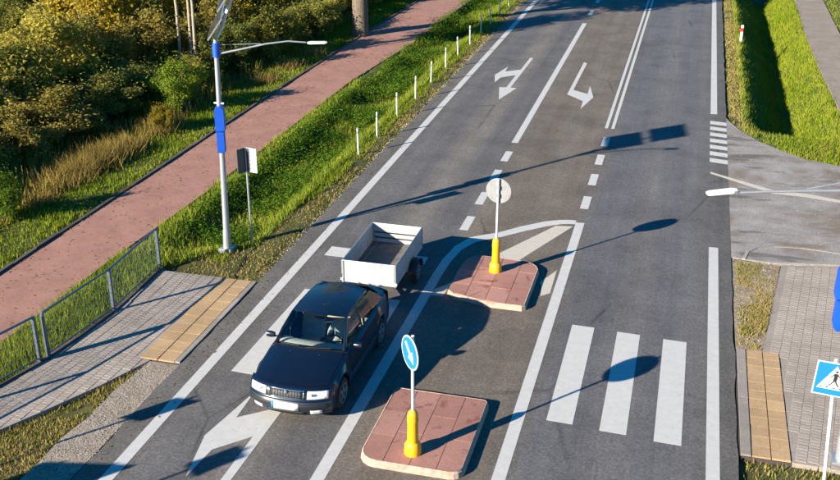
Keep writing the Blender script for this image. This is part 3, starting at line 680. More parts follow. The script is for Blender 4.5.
# ------------------------------------------------------------------ guard rail
def guard_rail(pts, label):
    t = thing('guard_rail', (*pts[0], -.02), label, 'fence', 'mesh guard rails along the pavement')
    o = Vector((*pts[0], 0)); Q = [Vector((*p, 0))-o for p in pts]; H = 1.08
    for q in Q:
        MB().box(-.035, .035, -.035, .035, -.1, H+.01).build('post', M['fence_steel'], t, bevel=.004).location = q
        MB().box(-.08, .08, -.08, .08, -.05, .035).build('foot_plate', M['fence_steel'], t).location = q
    for a, b_ in zip(Q, Q[1:]):
        d = (b_-a); L_ = d.length; ang = math.atan2(d.y, d.x)
        for nm, z, r in (('top_rail', H, .028), ('bottom_rail', .12, .018)):
            MB().tube([a+Vector((0, 0, z)), b_+Vector((0, 0, z))], r, 8).build(nm, M['fence_steel'], t, True)
        n = int(L_/.105); me = MB().tube([(0, 0, .12), (0, 0, H)], .0045, 5).mesh('bar', M['fence_steel'])
        for i in range(1, n): link('bar', me, t).location = a+d*(i/n)
        me = MB().tube([(0, 0, 0), (L_, 0, 0)], .0045, 5).mesh('wire', M['fence_steel'])
        for z in (.32, .52, .72, .92):
            w = link('wire', me, t); w.location = a+Vector((0, 0, z)); w.rotation_euler.z = ang
    return t
guard_rail([(-12.42, 16.12), (-12.21, 18.40), (-12.34, 20.84)], 'grey mesh guard rail whose far end meets the weeds below the lamp')
guard_rail([(-12.49, 15.92), (-13.06, 13.75), (-13.75, 11.7)], 'grey mesh guard rail leaving the picture at the left edge')

# ------------------------------------------------------------------ verge posts
pm = MB().lathe([(.036, -.2), (.036, .84), (.028, .88), (.01, .90)], 10).mesh('verge_post', M['white_plastic'], True)
bm_ = MB().lathe([(.0365, .70), (.0375, .705), (.0375, .775), (.0365, .78)], 10).mesh('band', M['sign_back'])
ordw = ['first', 'second', 'third', 'fourth', 'fifth', 'sixth', 'seventh', 'eighth', 'ninth', 'tenth', 'eleventh', 'twelfth']
for i, y in enumerate([30.75, 32.75, 35.4, 37.95, 40.5, 43.1, 45.6, 48.2, 50.8, 53.1, 55.75, 58.5]):
    o = link('verge_post', pm); o.location = (-10.29+random.uniform(-.03, .03), y, float(hT(-10.29, y))+.03); o.rotation_euler = (random.gauss(0, .02), random.gauss(0, .02), 0)
    tag(o, f'{ordw[i]} white verge post from the lamp along the left edge of the road', 'verge post', 'white posts along the left verge')
    link('band', bm_, o)
t = thing('marker_post', (2.44, 52.1, float(hT(2.44, 52.1))), 'white marker post with red band on the right verge by the ditch', 'marker post')
MB().add([(x, y, z) for z in (-.1, .78, .92) for x, y in ((-.06, -.05), (.06, -.05), (.06, .05), (-.06, .05))], [(0, 1, 5, 4), (1, 2, 6, 5), (2, 3, 7, 6), (3, 0, 4, 7), (4, 5, 9, 8), (5, 6, 10, 9), (6, 7, 11, 10), (7, 4, 8, 11), (8, 9, 10, 11)]).build('post', M['white_plastic'], t)
MB().box(-.062, .062, -.052, .052, .60, .78).build('red_band', M['red'], t)
MB().box(-.12, -.063, -.01, .01, .62, .74).build('red_reflector', M['red'], t)

# ------------------------------------------------------------------ car
CAR = (-6.62, 15.06, 0)
car = thing('parked_car', CAR, 'dark blue four door car towing the open trailer, facing the camera', 'car'); car.name = 'car'
ip = lambda u, a: float(np.interp(u, [p[0] for p in a], [p[1] for p in a]))
W = lambda u: ip(u, [(.3, .80), (.5, .835), (.9, .86), (2, .872), (3.4, .855), (4.0, .80), (4.3, .745), (4.45, .70)])
ZS = lambda u: ip(u, [(.3, .72), (.7, .80), (1.3, .885), (2, .915), (3.4, .92), (4.2, .905), (4.45, .87)])
ZC = lambda u: ip(u, [(.1, .76), (.3, .79), (.7, .87), (1.0, .92), (1.35, .97)])
WF, WR, RW = .90, 3.42, .31
def ZB(u):
    z = .20
    for c in (WF, WR):
        d = abs(u-c)
        if d < .365: z = max(z, .30+math.sqrt(.365**2-d*d))
    return z
def side_strip(s, u0, u1, name, n=22, parent=car, mat='car_paint', ztop=None):
    us = np.linspace(u0, u1, n)
    def pt(i, j):
        u = us[i]; w = W(u); zs = ZS(u); zb = ZB(u)
        pr = [(w-.07, zb), (w-.012, zb+.02), (w-.002, max(zb+.05, .36)), (w+.006, max(zb+.07, .50)), (w+.002, max(zb+.08, .58)), (w-.012, max(zb+.09, .70 if zs > .8 else .64)), (w-.045, zs-.035), (w-.085, zs-.006), (w-.14, zs), (w-.155, zs-.03)]
        z = [p[1] for p in pr]
        for k in range(len(z)-2, -1, -1): z[k] = min(z[k], z[k+1]-.004) if k < len(z)-2 else z[k]
        return (s*pr[j][0], u, z[j])
    b = MB(); nj = 10
    v = [pt(i, j) for i in range(n) for j in range(nj)]
    b.add(v, [(i*nj+j, (i+1)*nj+j, (i+1)*nj+j+1, i*nj+j+1) for i in range(n-1) for j in range(nj-1)])
    o = b.build(name, M[mat], parent, True)
    return o
def wside(u, z): return W(u)
for s in (-1, 1):
    side_strip(s, .33, 1.395, 'front_wing', 30)
    d = side_strip(s, 1.405, 2.475, 'door', 14); MB().box(s*.875-.012, s*.875+.012, 2.26, 2.42, .765, .79).build('handle', M['car_paint'], d, bevel=.005)
    MB().box(s*.876-.01, s*.876+.01, 1.43, 2.46, .50, .55).build('rubbing_strip', M['black_trim'], d)
    d = side_strip(s, 2.485, 3.22, 'door', 18); MB().box(s*.872-.012, s*.872+.012, 3.02, 3.17, .785, .81).build('handle', M['car_paint'], d, bevel=.005)
    MB().box(s*.875-.01, s*.875+.01, 2.51, 3.02, .50, .55).build('rubbing_strip', M['black_trim'], d)
    side_strip(s, 3.23, 4.33, 'rear_wing', 32)
# dark tub under and behind the panels
MB().box(-.66, .66, .35, 4.25, .17, .55).box(-.80, .80, 1.36, 2.98, .17, .50).box(-.68, .68, .5, 1.25, .5, .68).box(-.70, .70, 3.85, 4.3, .5, .9).build('underbody', M['black_trim'], car)
prof = [(.14, .19), (.06, .235), (.02, .30), (.0, .38), (.0, .46), (.03, .515), (.055, .535), (.065, .57), (.085, .64), (.115, .70), (.17, .742), (.25, .765)]
def fas(x, k, off=0.0):
    i = min(int(k), len(prof)-2); t_ = k-i
    dy = prof[i][0]*(1-t_)+prof[i+1][0]*t_; z = prof[i][1]*(1-t_)+prof[i+1][1]*t_
    tx = prof[i+1][0]-prof[i][0]; tz = prof[i+1][1]-prof[i][1]; L_ = math.hypot(tx, tz)
    bend = .27*abs(x/.83)**2.8
    return (x*(1+off*.2), dy+bend-off*tz/L_, z+off*tx/L_-.035*abs(x/.83)**3*(k/11))
def fpatch(x0, x1, k0, k1, off, name, mat, parent=car, nu=10, nv=6, thick=.012):
    b = MB().grid(lambda u, v_: fas(x0+(x1-x0)*u, k0+(k1-k0)*v_, off), nu, nv)
    o = b.build(name, M[mat], parent, True)
    md = o.modifiers.new('s', 'SOLIDIFY'); md.thickness = thick; md.offset = 0
    return o
MB().grid(lambda u, v_: fas(-.83+1.66*u, 5*v_), 29, 12).build('bumper', M['bumper'], car, True)
MB().grid(lambda u, v_: fas(-.83+1.66*u, 5+6*v_), 29, 12).build('nose', M['car_paint'], car, True)
fpatch(-.80, .80, 3.2, 4.2, .006, 'bumper_strip', 'black_trim', nu=25)
g = fpatch(-.33, .33, 7.0, 9.0, .004, 'grille', 'black_trim')
for i in range(11):
    x = -.28+.056*i; fpatch(x-.006, x+.006, 7.2, 8.8, .012, 'rib', 'bumper', g, 2, 4, .006)
fpatch(-.35, .35, 9.0, 9.35, .013, 'chrome_strip', 'chrome', g, 10, 3); fpatch(-.35, .35, 6.8, 7.1, .010, 'chrome_strip', 'chrome', g, 10, 2)
fpatch(-.352, -.332, 7.0, 9.2, .012, 'chrome_strip', 'chrome', g, 2, 5); fpatch(.332, .352, 7.0, 9.2, .012, 'chrome_strip', 'chrome', g, 2, 5)
MB().lathe([(.036, 0), (.036, -.012), (.025, -.018)], 20, 'y', (0, .085, .685)).build('badge', M['chrome'], g, True)
for s in (-1, 1):
    a = sorted([s*.41, s*.765])
    h = fpatch(a[0], a[1], 7.0, 9.2, .010, 'headlight', 'lamp_glass', nu=12)
    MB().lathe([(.034, 0), (.030, -.006)], 18, 'y', (s*.52, .128, .655)).build('lens', M['chrome'], h, True)
    a = sorted([s*.68, s*.77]); fpatch(a[0], a[1], 7.2, 9.0, .0175, 'indicator', 'lamp_glass', h, 4, 4)
    a = sorted([s*.48, s*.68]); fpatch(a[0], a[1], 1.6, 2.7, .006, 'fog_lamp', 'lamp_glass', nu=5)
fpatch(-.40, .40, 1.2, 2.3, .004, 'air_intake', 'black_trim')
pl_ = fpatch(-.27, .27, 2.75, 4.6, .018, 'number_plate', 'plate', nu=6, nv=3)
fpatch(-.268, -.225, 2.8, 4.55, .0255, 'blue_band', 'sign_blue', pl_, 2, 3, .003)
# bonnet
hw = .725
def hoodp(u, v_):
    x = -hw+2*hw*v_; uf = .225+.27*abs(x/.83)**2.8; ub = 1.24+.14*(x/hw)**2; uu = uf+(ub-uf)*u
    e = 1-(x/hw)**2; z = ZS(uu)*(1-e**.8)+ZC(uu)*e**.8+.006
    if abs(x) > .3: z += .006*math.exp(-((abs(x)-.42)/.06)**2)
    fz = fas(x, 11)[2]
    z = fz+.004+(z-fz)*min(1, u*6) if u < 1/6 else z
    return (x, uu, z)
MB().grid(hoodp, 16, 21).build('bonnet', M['car_paint'], car, True)
for s in (-.3, .3): MB().lathe([(.012, 0), (.008, .012)], 8, 'z', (s, 1.12, .945)).build('washer_jet', M['black_trim'], car)
# cowl and wipers
MB().grid(lambda u, v_: (-.72+1.44*v_, 1.24+.14*((-.72+1.44*v_)/.72)**2+.14*u, .945+.012*u-.06*((-.72+1.44*v_)/.72)**2), 3, 15).build('cowl', M['black_trim'], car, True)
def wsp(u, v_, off=0):
    x = (-1+2*v_); hb, ht = .70, .565
    xb, ub, zb = x*hb, 1.30+.15*x*x, .955-.035*x*x; xt, ut, zt = x*ht, 1.88+.10*x*x, 1.385-.02*x*x
    bul = .03*math.sin(math.pi*u)
    return (xb+(xt-xb)*u, ub+(ut-ub)*u-bul*.8-off*.6, zb+(zt-zb)*u+bul*.6+off*.8)
MB().grid(wsp, 9, 15).build('windscreen', M['glass'], car, True)
for s, l in ((-.62, .42), (-.05, .5)):
    MB().tube([wsp(.0, .5+s/1.4, .01), wsp(.03, .5+(s+l)/1.4, .02)], .009, 6).build('wiper', M['black_trim'], car)
def roofp(u, v_):
    x = -1+2*v_; hwid = .575-.02*u
    return (x*hwid, 1.875+.10*x*x*(1-u)+(1.50+.06*(1-x*x))*u, 1.388+.032*(1-x*x)+.030*math.sin(math.pi*min(1, u*1.1))-.035*u**2-.022*x*x)
MB().grid(roofp, 16, 15).build('roof', M['car_paint'], car, True)
MB().tube([(0, 3.28, 1.40), (0, 3.42, 1.62)], .006, 5).build('aerial', M['black_trim'], car)
def gs(s, u, t_):                       # side glass plane
    return (s*(.735+(.578-.735)*t_+.02*math.sin(math.pi*t_)), u, ZS(min(max(u, 1.3), 4))*(1-t_)+(1.375-.04*max(0, u-2.4))*t_)
for s in (-1, 1):
    def quad(u0, u1, u2, u3, off, name, mat, par=car, t0=.0, t1=.96):
        b = MB().grid(lambda p, q: (gs(s, (u0+(u1-u0)*p)*(1-q)+(u3+(u2-u3)*p)*q, t0+(t1-t0)*q)[0]+s*off, (u0+(u1-u0)*p)*(1-q)+(u3+(u2-u3)*p)*q, gs(s, (u0+(u1-u0)*p)*(1-q)+(u3+(u2-u3)*p)*q, t0+(t1-t0)*q)[2]), 6, 6)
        return b.build(name, M[mat], par, True)
    quad(1.52, 2.43, 2.43, 2.02, 0, 'side_window', 'glass'); quad(2.50, 3.28, 3.12, 2.50, 0, 'side_window', 'glass')
    quad(2.42, 2.51, 2.51, 2.42, .004, 'pillar', 'black_trim', car, -.02, 1.0)
    quad(3.28, 3.93, 3.42, 3.12, -.004, 'pillar', 'car_paint', car, -.02, .90)
    MB().tube([(s*.715, 1.40, .925), (s*.66, 1.66, 1.13), (s*.572, 1.98, 1.352), (s*.566, 2.4, 1.374), (s*.558, 2.9, 1.358), (s*.54, 3.34, 1.312)], [.036, .034, .026, .022, .022, .026], 8).build('window_frame', M['car_paint'], car, True)
    MB().tube([(s*.74, 1.42, ZS(1.4)+.006), (s*.745, 2.4, ZS(2.4)+.006), (s*.74, 3.5, ZS(3.5)+.006)], .012, 6).build('window_trim', M['black_trim'], car, True)
    # mirror
    mo = MB().lathe([(.03, -.095), (.06, -.085), (.075, -.02), (.075, .045), (.068, .075)], 14, 'x', (0, 0, 0)).build('mirror', M['car_paint'], car, True)
    mo.location = (s*.93, 1.64, .965); mo.scale = (s, .75, .9); MB().box(-.14, -.02, -.02, .02, -.05, -.02).build('mirror_foot', M['black_trim'], mo)
# rear window, boot and tail
MB().grid(lambda u, v_: ((-1+2*v_)*(.545+.07*u), 3.42+.56*u, 1.378-.42*u+.02*math.sin(math.pi*u)), 6, 9).build('rear_window', M['glass'], car, True)
MB().grid(lambda u, v_: ((-1+2*v_)*(.69-.05*u), 3.965+.44*u-.06*u*(-1+2*v_)**4, .955-.03*u-.03*(-1+2*v_)**2), 6, 11).build('boot_lid', M['car_paint'], car, True)
tp = [(0, .915), (.03, .885), (.05, .80), (.06, .60), (.09, .54), (.10, .42), (.07, .28), (.0, .22)]
def tail(x, k):
    i = min(int(k), len(tp)-2); q = k-i
    return (x, 4.36+tp[i][0]*(1-q)+tp[i+1][0]*q-.16*abs(x/.8)**4, tp[i][1]*(1-q)+tp[i+1][1]*q)
MB().grid(lambda u, v_: tail(-.75+1.5*u, 7*v_), 21, 15).build('tail_panel', M['car_paint'], car, True)
for s in (-1, 1): MB().grid(lambda u, v_: tuple(np.array(tail(s*(.48+.25*u), 1.2+1.7*v_))+np.array((0, .008, 0))), 6, 5).build('tail_light', M['tail_red'], car, True)
# wheels
def wheel(x, y, r, wd, parent, s):
    o = MB().lathe([(r*.62, -wd/2+.01), (r*.92, -wd/2), (r, -wd/2+.035), (r, wd/2-.035), (r*.92, wd/2), (r*.62, wd/2-.01)], 28, 'x').build('wheel', M['rubber'], parent, True)
    o.location = (x, y, r)
    MB().lathe([(r*.66, s*(wd/2-.006)), (r*.63, s*(wd/2+.004)), (r*.60, s*(wd/2-.02)), (r*.2, s*(wd/2-.03))], 28, 'x').build('rim', M['black_trim'], o, True)
    k = MB()
    for i in range(5):
        a = 2*math.pi*i/5
        c_, s_ = math.cos(a), math.sin(a); w_ = r*.10; pts = []
        for xx in (s*(wd/2-.028), s*(wd/2-.002)):
            for rr, ww in ((r*.08, w_*1.2), (r*.62, w_*.8)):
                pts += [(xx, rr*c_-ww*s_, rr*s_+ww*c_), (xx, rr*c_+ww*s_, rr*s_-ww*c_)]
        k.add(pts, [(0, 1, 3, 2), (4, 6, 7, 5), (0, 4, 5, 1), (2, 3, 7, 6), (0, 2, 6, 4), (1, 5, 7, 3)])
    k.build('spokes', M['alloy'], o)
    MB().lathe([(r*.67, s*(wd/2-.012)), (r*.67, s*(wd/2+.006)), (r*.60, s*(wd/2+.002)), (r*.60, s*(wd/2-.012))], 28, 'x').build('rim_edge', M['alloy'], o, True)
    return o
for s in (-1, 1):
    for u in (WF, WR): wheel(s*.755, u, RW, .195, car, s)
# cabin
MB().grid(lambda u, v_: (-.70+1.4*v_, 1.34+.40*u+.10*(2*v_-1)**2, .885+.035*math.sin(math.pi*u)-.02*u), 6, 9).build('dashboard', M['dash'], car, True)
MB().box(-.70, .70, 1.36, 1.76, .5, .872).build('dashboard_front', M['cabin'], car)
def seat(x, y, w, name='seat'):
    o = MB().box(-w/2, w/2, -.25, .26, .42, .56).build(name, M['seat'], car, bevel=.05); o.location = (x, y, 0)
    bk = MB().add([(i*w/2*k, .24+.20*t_+j*.055, .50+.60*t_) for t_, k in ((0, 1), (.55, 1.02), (1, .86)) for i, j in ((-1, -1), (1, -1), (1, 1), (-1, 1))],
        [(0, 3, 2, 1), (8, 9, 10, 11)]+[(q*4+i, q*4+(i+1) % 4, q*4+4+(i+1) % 4, q*4+4+i) for q in range(2) for i in range(4)]).build('backrest', M['seat'], o, bevel=.03)
    return o
for x in (-.36, .36):
    o = seat(x, 2.25, .50); MB().box(-.13, .13, .44, .53, 1.12, 1.29).build('headrest', M['seat'], o, bevel=.03)
o = seat(0, 3.0, 1.25, 'rear_seat')
MB().box(-.62, .62, 3.3, 3.95, .86, .93).build('parcel_shelf', M['cabin'], car)
sw = MB(); ring = []
for i in range(21):
    a = 2*math.pi*i/20; ring.append((.36+.185*math.cos(a), 1.80-.06*math.sin(a)*1.2+.02, .90+.165*math.sin(a)))
sw.tube(ring, .016, 8, False); sw.tube([ring[0], (.36, 1.80, .88), ring[10]], .018, 6); sw.tube([(.36, 1.80, .88), (.36, 1.66, .80)], .04, 8)
sw.build('steering_wheel', M['black_trim'], car, True)
MB().box(.16, .52, 1.99, 2.10, 1.318, 1.335).build('sun_visor', M['cream'], car, bevel=.005)
MB().box(-.11, .11, 1.99, 2.02, 1.24, 1.30).build('rear_view_mirror', M['black_trim'], car, bevel=.008)

# driver
def skinned(name, nodes, edges, mat, parent, sub=2):
    me = bpy.data.meshes.new(name); me.from_pydata([n_[:3] for n_ in nodes], edges, []); me.update()
    o = link(name, me, parent); o.modifiers.new('skin', 'SKIN'); 
    if not me.skin_vertices: me.attributes  # layer is made with the modifier
    bm = bmesh.new(); bm.from_mesh(me); lay = bm.verts.layers.skin.verify(); bm.verts.ensure_lookup_table()
    for v_, n_ in zip(bm.verts, nodes): v_[lay].radius = (n_[3], n_[4] if len(n_) > 4 else n_[3])
    bm.verts[0][lay].use_root = True; bm.to_mesh(me); bm.free()
    sb = o.modifiers.new('sub', 'SUBSURF'); sb.levels = sub; sb.render_levels = sub
    me.materials.append(mat); return o
px, py = CAR[0]+.36, CAR[1]+2.32
drv = thing('person', (px, py, .56), 'driver in a pale shirt at the steering wheel of the dark blue car', 'person')
body = skinned('body', [(0, .02, .10, .15, .12), (0, .06, .28, .15, .11), (0, .10, .46, .17, .10), (0, .10, .56, .06, .06), (0, .07, .63, .05, .05),
    (-.17, .08, .47, .065), (-.24, -.10, .30, .05), (-.16, -.36, .36, .038), (.17, .08, .47, .065), (.24, -.10, .30, .05), (.16, -.36, .36, .038),
    (-.09, -.20, .11, .085), (-.10, -.45, .10, .07), (.09, -.20, .11, .085), (.10, -.45, .10, .07)],
    [(0, 1), (1, 2), (2, 3), (3, 4), (2, 5), (5, 6), (6, 7), (2, 8), (8, 9), (9, 10), (0, 11), (11, 12), (0, 13), (13, 14)], M['shirt'], drv)
hd = MB(); 
def headp(u, v_):
    th = math.pi*u; ph = 2*math.pi*v_; r = .092*math.sin(th)*(1 if th < 1.7 else 1-.16*(th-1.7))
    y = -math.cos(ph)*r*1.12
    if abs(math.cos(ph)) > .93 and math.cos(ph) > 0: y -= .018*math.exp(-((th-1.75)/.22)**2)
    return (math.sin(ph)*r, y+.055, .735+.122*math.cos(th))
hd.grid(headp, 15, 25).build('head', M['skin'], drv, True)
MB().grid(lambda u, v_: tuple((np.array(headp(u*.62, .20+.60*v_))-np.array((0, .055, .735)))*1.07+np.array((0, .055, .735))), 9, 15).build('hair', M['hair'], drv, True)
for s in (-1, 1):
    MB().lathe([(.012, 0), (.02, .006), (.012, .012)], 8, 'x', (s*.092-.006, .06, .73)).build('ear', M['skin'], drv)
    MB().lathe([(.010, 0), (.006, -.006)], 8, 'y', (s*.034, -.042, .745)).build('eye', M['hair'], drv)
    hb = skinned('hand', [(s*.16, -.36, .36, .034, .022), (s*.165, -.43, .37, .036, .018), (s*.14, -.47, .39, .010), (s*.13, -.485, .365, .009), (s*.16, -.48, .39, .010), (s*.152, -.50, .362, .009), (s*.18, -.475, .388, .010), (s*.178, -.50, .36, .009), (s*.197, -.465, .382, .009), (s*.20, -.488, .358, .008), (s*.125, -.40, .385, .011), (s*.115, -.435, .40, .009)],
        [(0, 1), (1, 2), (2, 3), (1, 4), (4, 5), (1, 6), (6, 7), (1, 8), (8, 9), (0, 10), (10, 11)], M['skin'], drv, 1)

# ------------------------------------------------------------------ trailer
TR = (-6.655, 20.42, 0)
tr = thing('trailer', TR, 'open white box trailer hitched behind the dark blue car', 'trailer')
w, l, z0, z1, th = .640, 2.36, .50, .99, .014
MB().box(-w, w, 0, l, z0-.03, z0).build('floor', M['plywood'], tr)
for nm, (a, b_, c_, d) in (('front_panel', (-w, w, -th, 0)), ('tailgate', (-w, w, l, l+th)), ('side_panel', (-w-th, -w, -th, l+th)), ('side_panel', (w, w+th, -th, l+th))):
    p = MB().box(a, b_, c_, d, z0-.05, z1).build(nm, M['trailer'], tr, bevel=.003)
    if nm in ('front_panel', 'tailgate'):
        y = c_-.006 if nm == 'front_panel' else d+.006
        for z in (z0+.10, z0+.24): MB().box(a+.04, b_-.04, min(y, c_), max(y, d) if nm == 'tailgate' else c_, z, z+.035).build('rib', M['trailer'], p, bevel=.002)
    else:
        x0 = a-.006 if a < 0 else b_; x1 = a if a < 0 else b_+.006
        for z in (z0+.10, z0+.24): MB().box(x0, x1, .03, l-.03, z, z+.035).build('rib', M['trailer'], p, bevel=.002)
for x in (-w-th/2, w+th/2): MB().tube([(x, -th, z1+.006), (x, l+th, z1+.006)], .013, 8).build('top_rail', M['galv'], tr, True)
for y in (-th/2, l+th/2): MB().tube([(-w-th, y, z1+.006), (w+th, y, z1+.006)], .013, 8).build('top_rail', M['galv'], tr, True)
for x in (-w, w):
    for y in (-.012, l+.012): MB().box(x-.025, x+.025, y-.022, y+.022, z0-.06, z1+.012).build('corner_post', M['galv'], tr, bevel=.003)
MB().tube([(0, -.80, .42), (0, -.35, .44), (0, .5, .46)], .04, 8).build('drawbar', M['galv'], tr, True)
for s in (-1, 1): MB().tube([(s*.05, -.30, .44), (s*.5, .25, .47), (s*.5, l-.05, .47)], .032, 8).build('chassis_rail', M['galv'], tr, True)
MB().lathe([(.04, .34), (.055, .38), (.055, .46), (.03, .50)], 10, 'z', (0, -.80, 0)).build('coupling', M['black_trim'], tr, True)
MB().tube([(.12, -.32, .52), (.12, -.32, .12)], .022, 8).build('jockey_leg', M['galv'], tr, True)
MB().lathe([(.08, -.025), (.08, .025)], 14, 'x', (.12, -.32, .10)).build('jockey_wheel', M['rubber'], tr)
MB().tube([(-.72, 1.32, .27), (.72, 1.32, .27)], .035, 8).build('axle', M['galv'], tr, True)
for s in (-1, 1):
    wheel(s*.765, 1.32, .27, .15, tr, s)
    b = MB()
    b.grid(lambda u, v_: (s*(.675+.19*v_), 1.32-.36*math.cos(math.pi*u), .28+.33*math.sin(math.pi*u)**.8), 13, 3)
    o = b.build('mudguard', M['black_trim'], tr, True); md = o.modifiers.new('s', 'SOLIDIFY'); md.thickness = .01
    MB().box(s*.58-.05, s*.58+.05, l+.03, l+.06, .44, .53).build('tail_light', M['tail_red'], tr)
    MB().box(s*.66-.03, s*.66+.03, -.05, -.024, .50, .55).build('reflector', M['sign_white'], tr)

# ------------------------------------------------------------------ grass and weeds
def keep(x, y): return ~((x > ROAD_L-.02) & (x < ROAD_R+.02))
def in_poly(x, y, poly):
    r = np.zeros(len(x), bool); j = len(poly)-1
    for i in range(len(poly)):
        xi, yi = poly[i]; xj, yj = poly[j]
        if yi != yj: r ^= ((yi > y) != (yj > y)) & (x < (xj-xi)*(y-yi)/(yj-yi)+xi)
        j = i
    return r
def blades(name, n, x0, x1, y0, y1, hmin, hmax, wid, mat, label, mask=None, patch=0.0, lean=.45, cat='grass', hmod=None, zoff=0.0):
    x = rng.uniform(x0, x1, n); y = rng.uniform(y0, y1, n); k = np.ones(n, bool)
    if mask is not None: k &= mask(x, y)
    if patch: k &= (vnoise(x, y, 1.1, 11)*.6+vnoise(x, y, 3.2, 4)*.4) > patch*rng.uniform(.6, 1.2, n)
    x = x[k]; y = y[k]; n = len(x)
    h = rng.uniform(hmin, hmax, n)*(0.55+0.9*vnoise(x, y, .9, 21))
    if hmod is not None: h *= hmod(x, y)
    z = hT(x, y)+zoff
    a = rng.uniform(0, 2*np.pi, n); la = rng.uniform(0, 2*np.pi, n); lm = rng.uniform(.1, 1, n)*lean*h; w = wid*rng.uniform(.6, 1.4, n)
    base = np.stack([x, y, z-.01], -1); t = np.stack([np.cos(a), np.sin(a), np.zeros(n)], -1)*w[:, None]
    tip = base+np.stack([np.cos(la)*lm, np.sin(la)*lm, h], -1)
    V = np.stack([base-t, base+t, tip], 1)
    o = link(name, np_mesh(name, V, 3, mat, rng.uniform(0, 1, n))); tag(o, label, cat, None, 'stuff'); return o
def leaf_quads(c, s, aspect=.5, flat=0.0):
    n = len(c); nrm = rng.normal(size=(n, 3)); nrm[:, 2] = np.abs(nrm[:, 2])+flat; nrm /= np.linalg.norm(nrm, axis=1)[:, None]
    r = rng.normal(size=(n, 3)); t = np.cross(nrm, r); t /= np.linalg.norm(t, axis=1)[:, None]; b = np.cross(nrm, t)
    s = s[:, None]; return np.stack([c-t*s, c-b*s*aspect, c+t*s, c+b*s*aspect], 1)
def leafy(name, n, x0, x1, y0, y1, hmin, hmax, size, mat, label, mask=None, cat='weeds', patch=0.0, cl=9):
    m_ = n//cl; px_ = rng.uniform(x0, x1, m_); py_ = rng.uniform(y0, y1, m_); k = np.ones(m_, bool)
    if mask is not None: k &= mask(px_, py_)
    if patch: k &= (vnoise(px_, py_, .8, 31)*.7+vnoise(px_, py_, 2.3, 14)*.3) > patch
    px_ = px_[k]; py_ = py_[k]; m_ = len(px_); H = rng.uniform(hmin, hmax, m_)*(.5+vnoise(px_, py_, .6, 8))
    i = np.repeat(np.arange(m_), cl); q = len(i); t = rng.uniform(.15, 1, q)
    c = np.stack([px_[i]+rng.normal(0, .10, q)*(.6+t), py_[i]+rng.normal(0, .10, q)*(.6+t), hT(px_[i], py_[i])+H[i]*t], -1)
    V = leaf_quads(c, size*rng.uniform(.5, 1.3, q), .5, .5)
    o = link(name, np_mesh(name, V, 4, mat, np.clip(rng.uniform(0, 1, q)*.7+.3*rng.uniform(0, 1, m_)[i], 0, 1))); tag(o, label, cat, None, 'stuff'); return o
m_ditch = lambda x, y: (y > 20.95+.2*vnoise(x, y, 2)+1.6*smooth01(-12.2, -11.2, x)) & ~((x < -13.05) & (y > 40))
blades('grass', 80000, -13.65, -10.5, 20.9, 64, .08, .26, .015, M['grass'], 'green grass in the ditch between road and red path', m_ditch)
leafy('weeds', 150000, -13.1, -11.1, 22.3, 64, .12, .50, .036, M['weed'], 'lush dark green weeds filling the ditch between road and red path', m_ditch, patch=.40, cl=12)
blades('grass', 42000, -11.4, -10.1, 21.6, 64, .05, .16, .012, M['grass_lush'], 'mown yellow-green grass of the left verge around the white posts', lambda x, y: x < -10.1-.9*smooth01(28, 22.5, y)+.25*(vnoise(x, y, .9, 3)-.5), .25)
blades('grass', 42000, -11.8, -9.64, 20.85, 64, .03, .10, .011, M['grass_dry'], 'short dry grass at the left edge of the asphalt', lambda x, y: x > -10.35-1.4*smooth01(26, 22.5, y), .36, .8)
blades('grass', 26000, -13.78, -12.3, 9, 21.2, .08, .26, .012, M['grass_lush'], 'bright grass between the guard rail and the red path', lambda x, y: ~in_poly(x, y, [(p[0]-.09 if i < 7 else p[0], p[1]) for i, p in enumerate(PL)]) & (x < np.interp(y, [10.5, 13.6, 14.8, 15.95, 17, 20.7, 22], [-13.9, -13.05, -12.75, -12.5, -12.35, -12.28, -12.2])) , 0, .6)
blades('grass', 42000, -18.2, -16.05, 12, 64, .05, .18, .016, M['grass_lush'], 'bright green strip of grass left of the red path', None, .18)
SH = [(-10.30, 16.5), (-10.35, 15.9), (-10.5, 15.2), (-10.45, 14.4), (-10.55, 13.6), (-10.5, 12.8), (-10.7, 9), (-13.3, 9), (-12.9, 10.5), (-11.77, 13.54), (-11.41, 14.2), (-10.78, 15.47)]
blades('grass', 30000, -13, -10.1, 9, 16.6, .03, .12, .010, M['grass_dry'], 'yellow-green grass wedge between left pavement and gravel shoulder', lambda x, y: in_poly(x, y, SH), .24, .8)
RC = [(1.72, 70), (1.72, 38.2), (1.85, 37.75), (2.15, 36.95), (2.75, 35.75), (3.45, 34.9), (4.05, 34.2), (5.15, 33.72), (5.7, 33.5), (5.72, 36), (5.8, 41), (5.68, 47), (5.64, 55), (5.8, 65), (5.9, 70)]
mR = lambda x, y: in_poly(x, y, RC)
blades('grass', 52000, 3.3, 5.9, 33.5, 70, .06, .20, .018, M['grass_lush'], 'bright green grass on the sunlit bank of the right ditch', mR, .12)
blades('grass', 30000, 1.72, 4.2, 35, 70, .05, .22, .016, M['grass'], 'grass on the shaded side of the right ditch', lambda x, y: mR(x, y) & (x > 2.2), .2)
blades('grass', 16000, 1.72, 2.6, 34, 70, .03, .12, .014, M['grass_dry'], 'dry grass along the right edge of the asphalt', mR, .35, .8)
blades('grass', 6000, 2.4, 5.8, 33.5, 37.5, .04, .14, .015, M['grass_dry'], 'dry grass edge around the mouth of the side road', mR, .45, .8)
blades('grass', 9000, 5.45, 5.85, 36, 70, .03, .10, .014, M['grass_dry'], 'dry grass along the gravel track', None, .4, .8)
blades('grass', 14000, 7.3, 13, 33, 70, .06, .2, .02, M['grass'], 'grass beyond the gravel track at the right edge', None, .2)
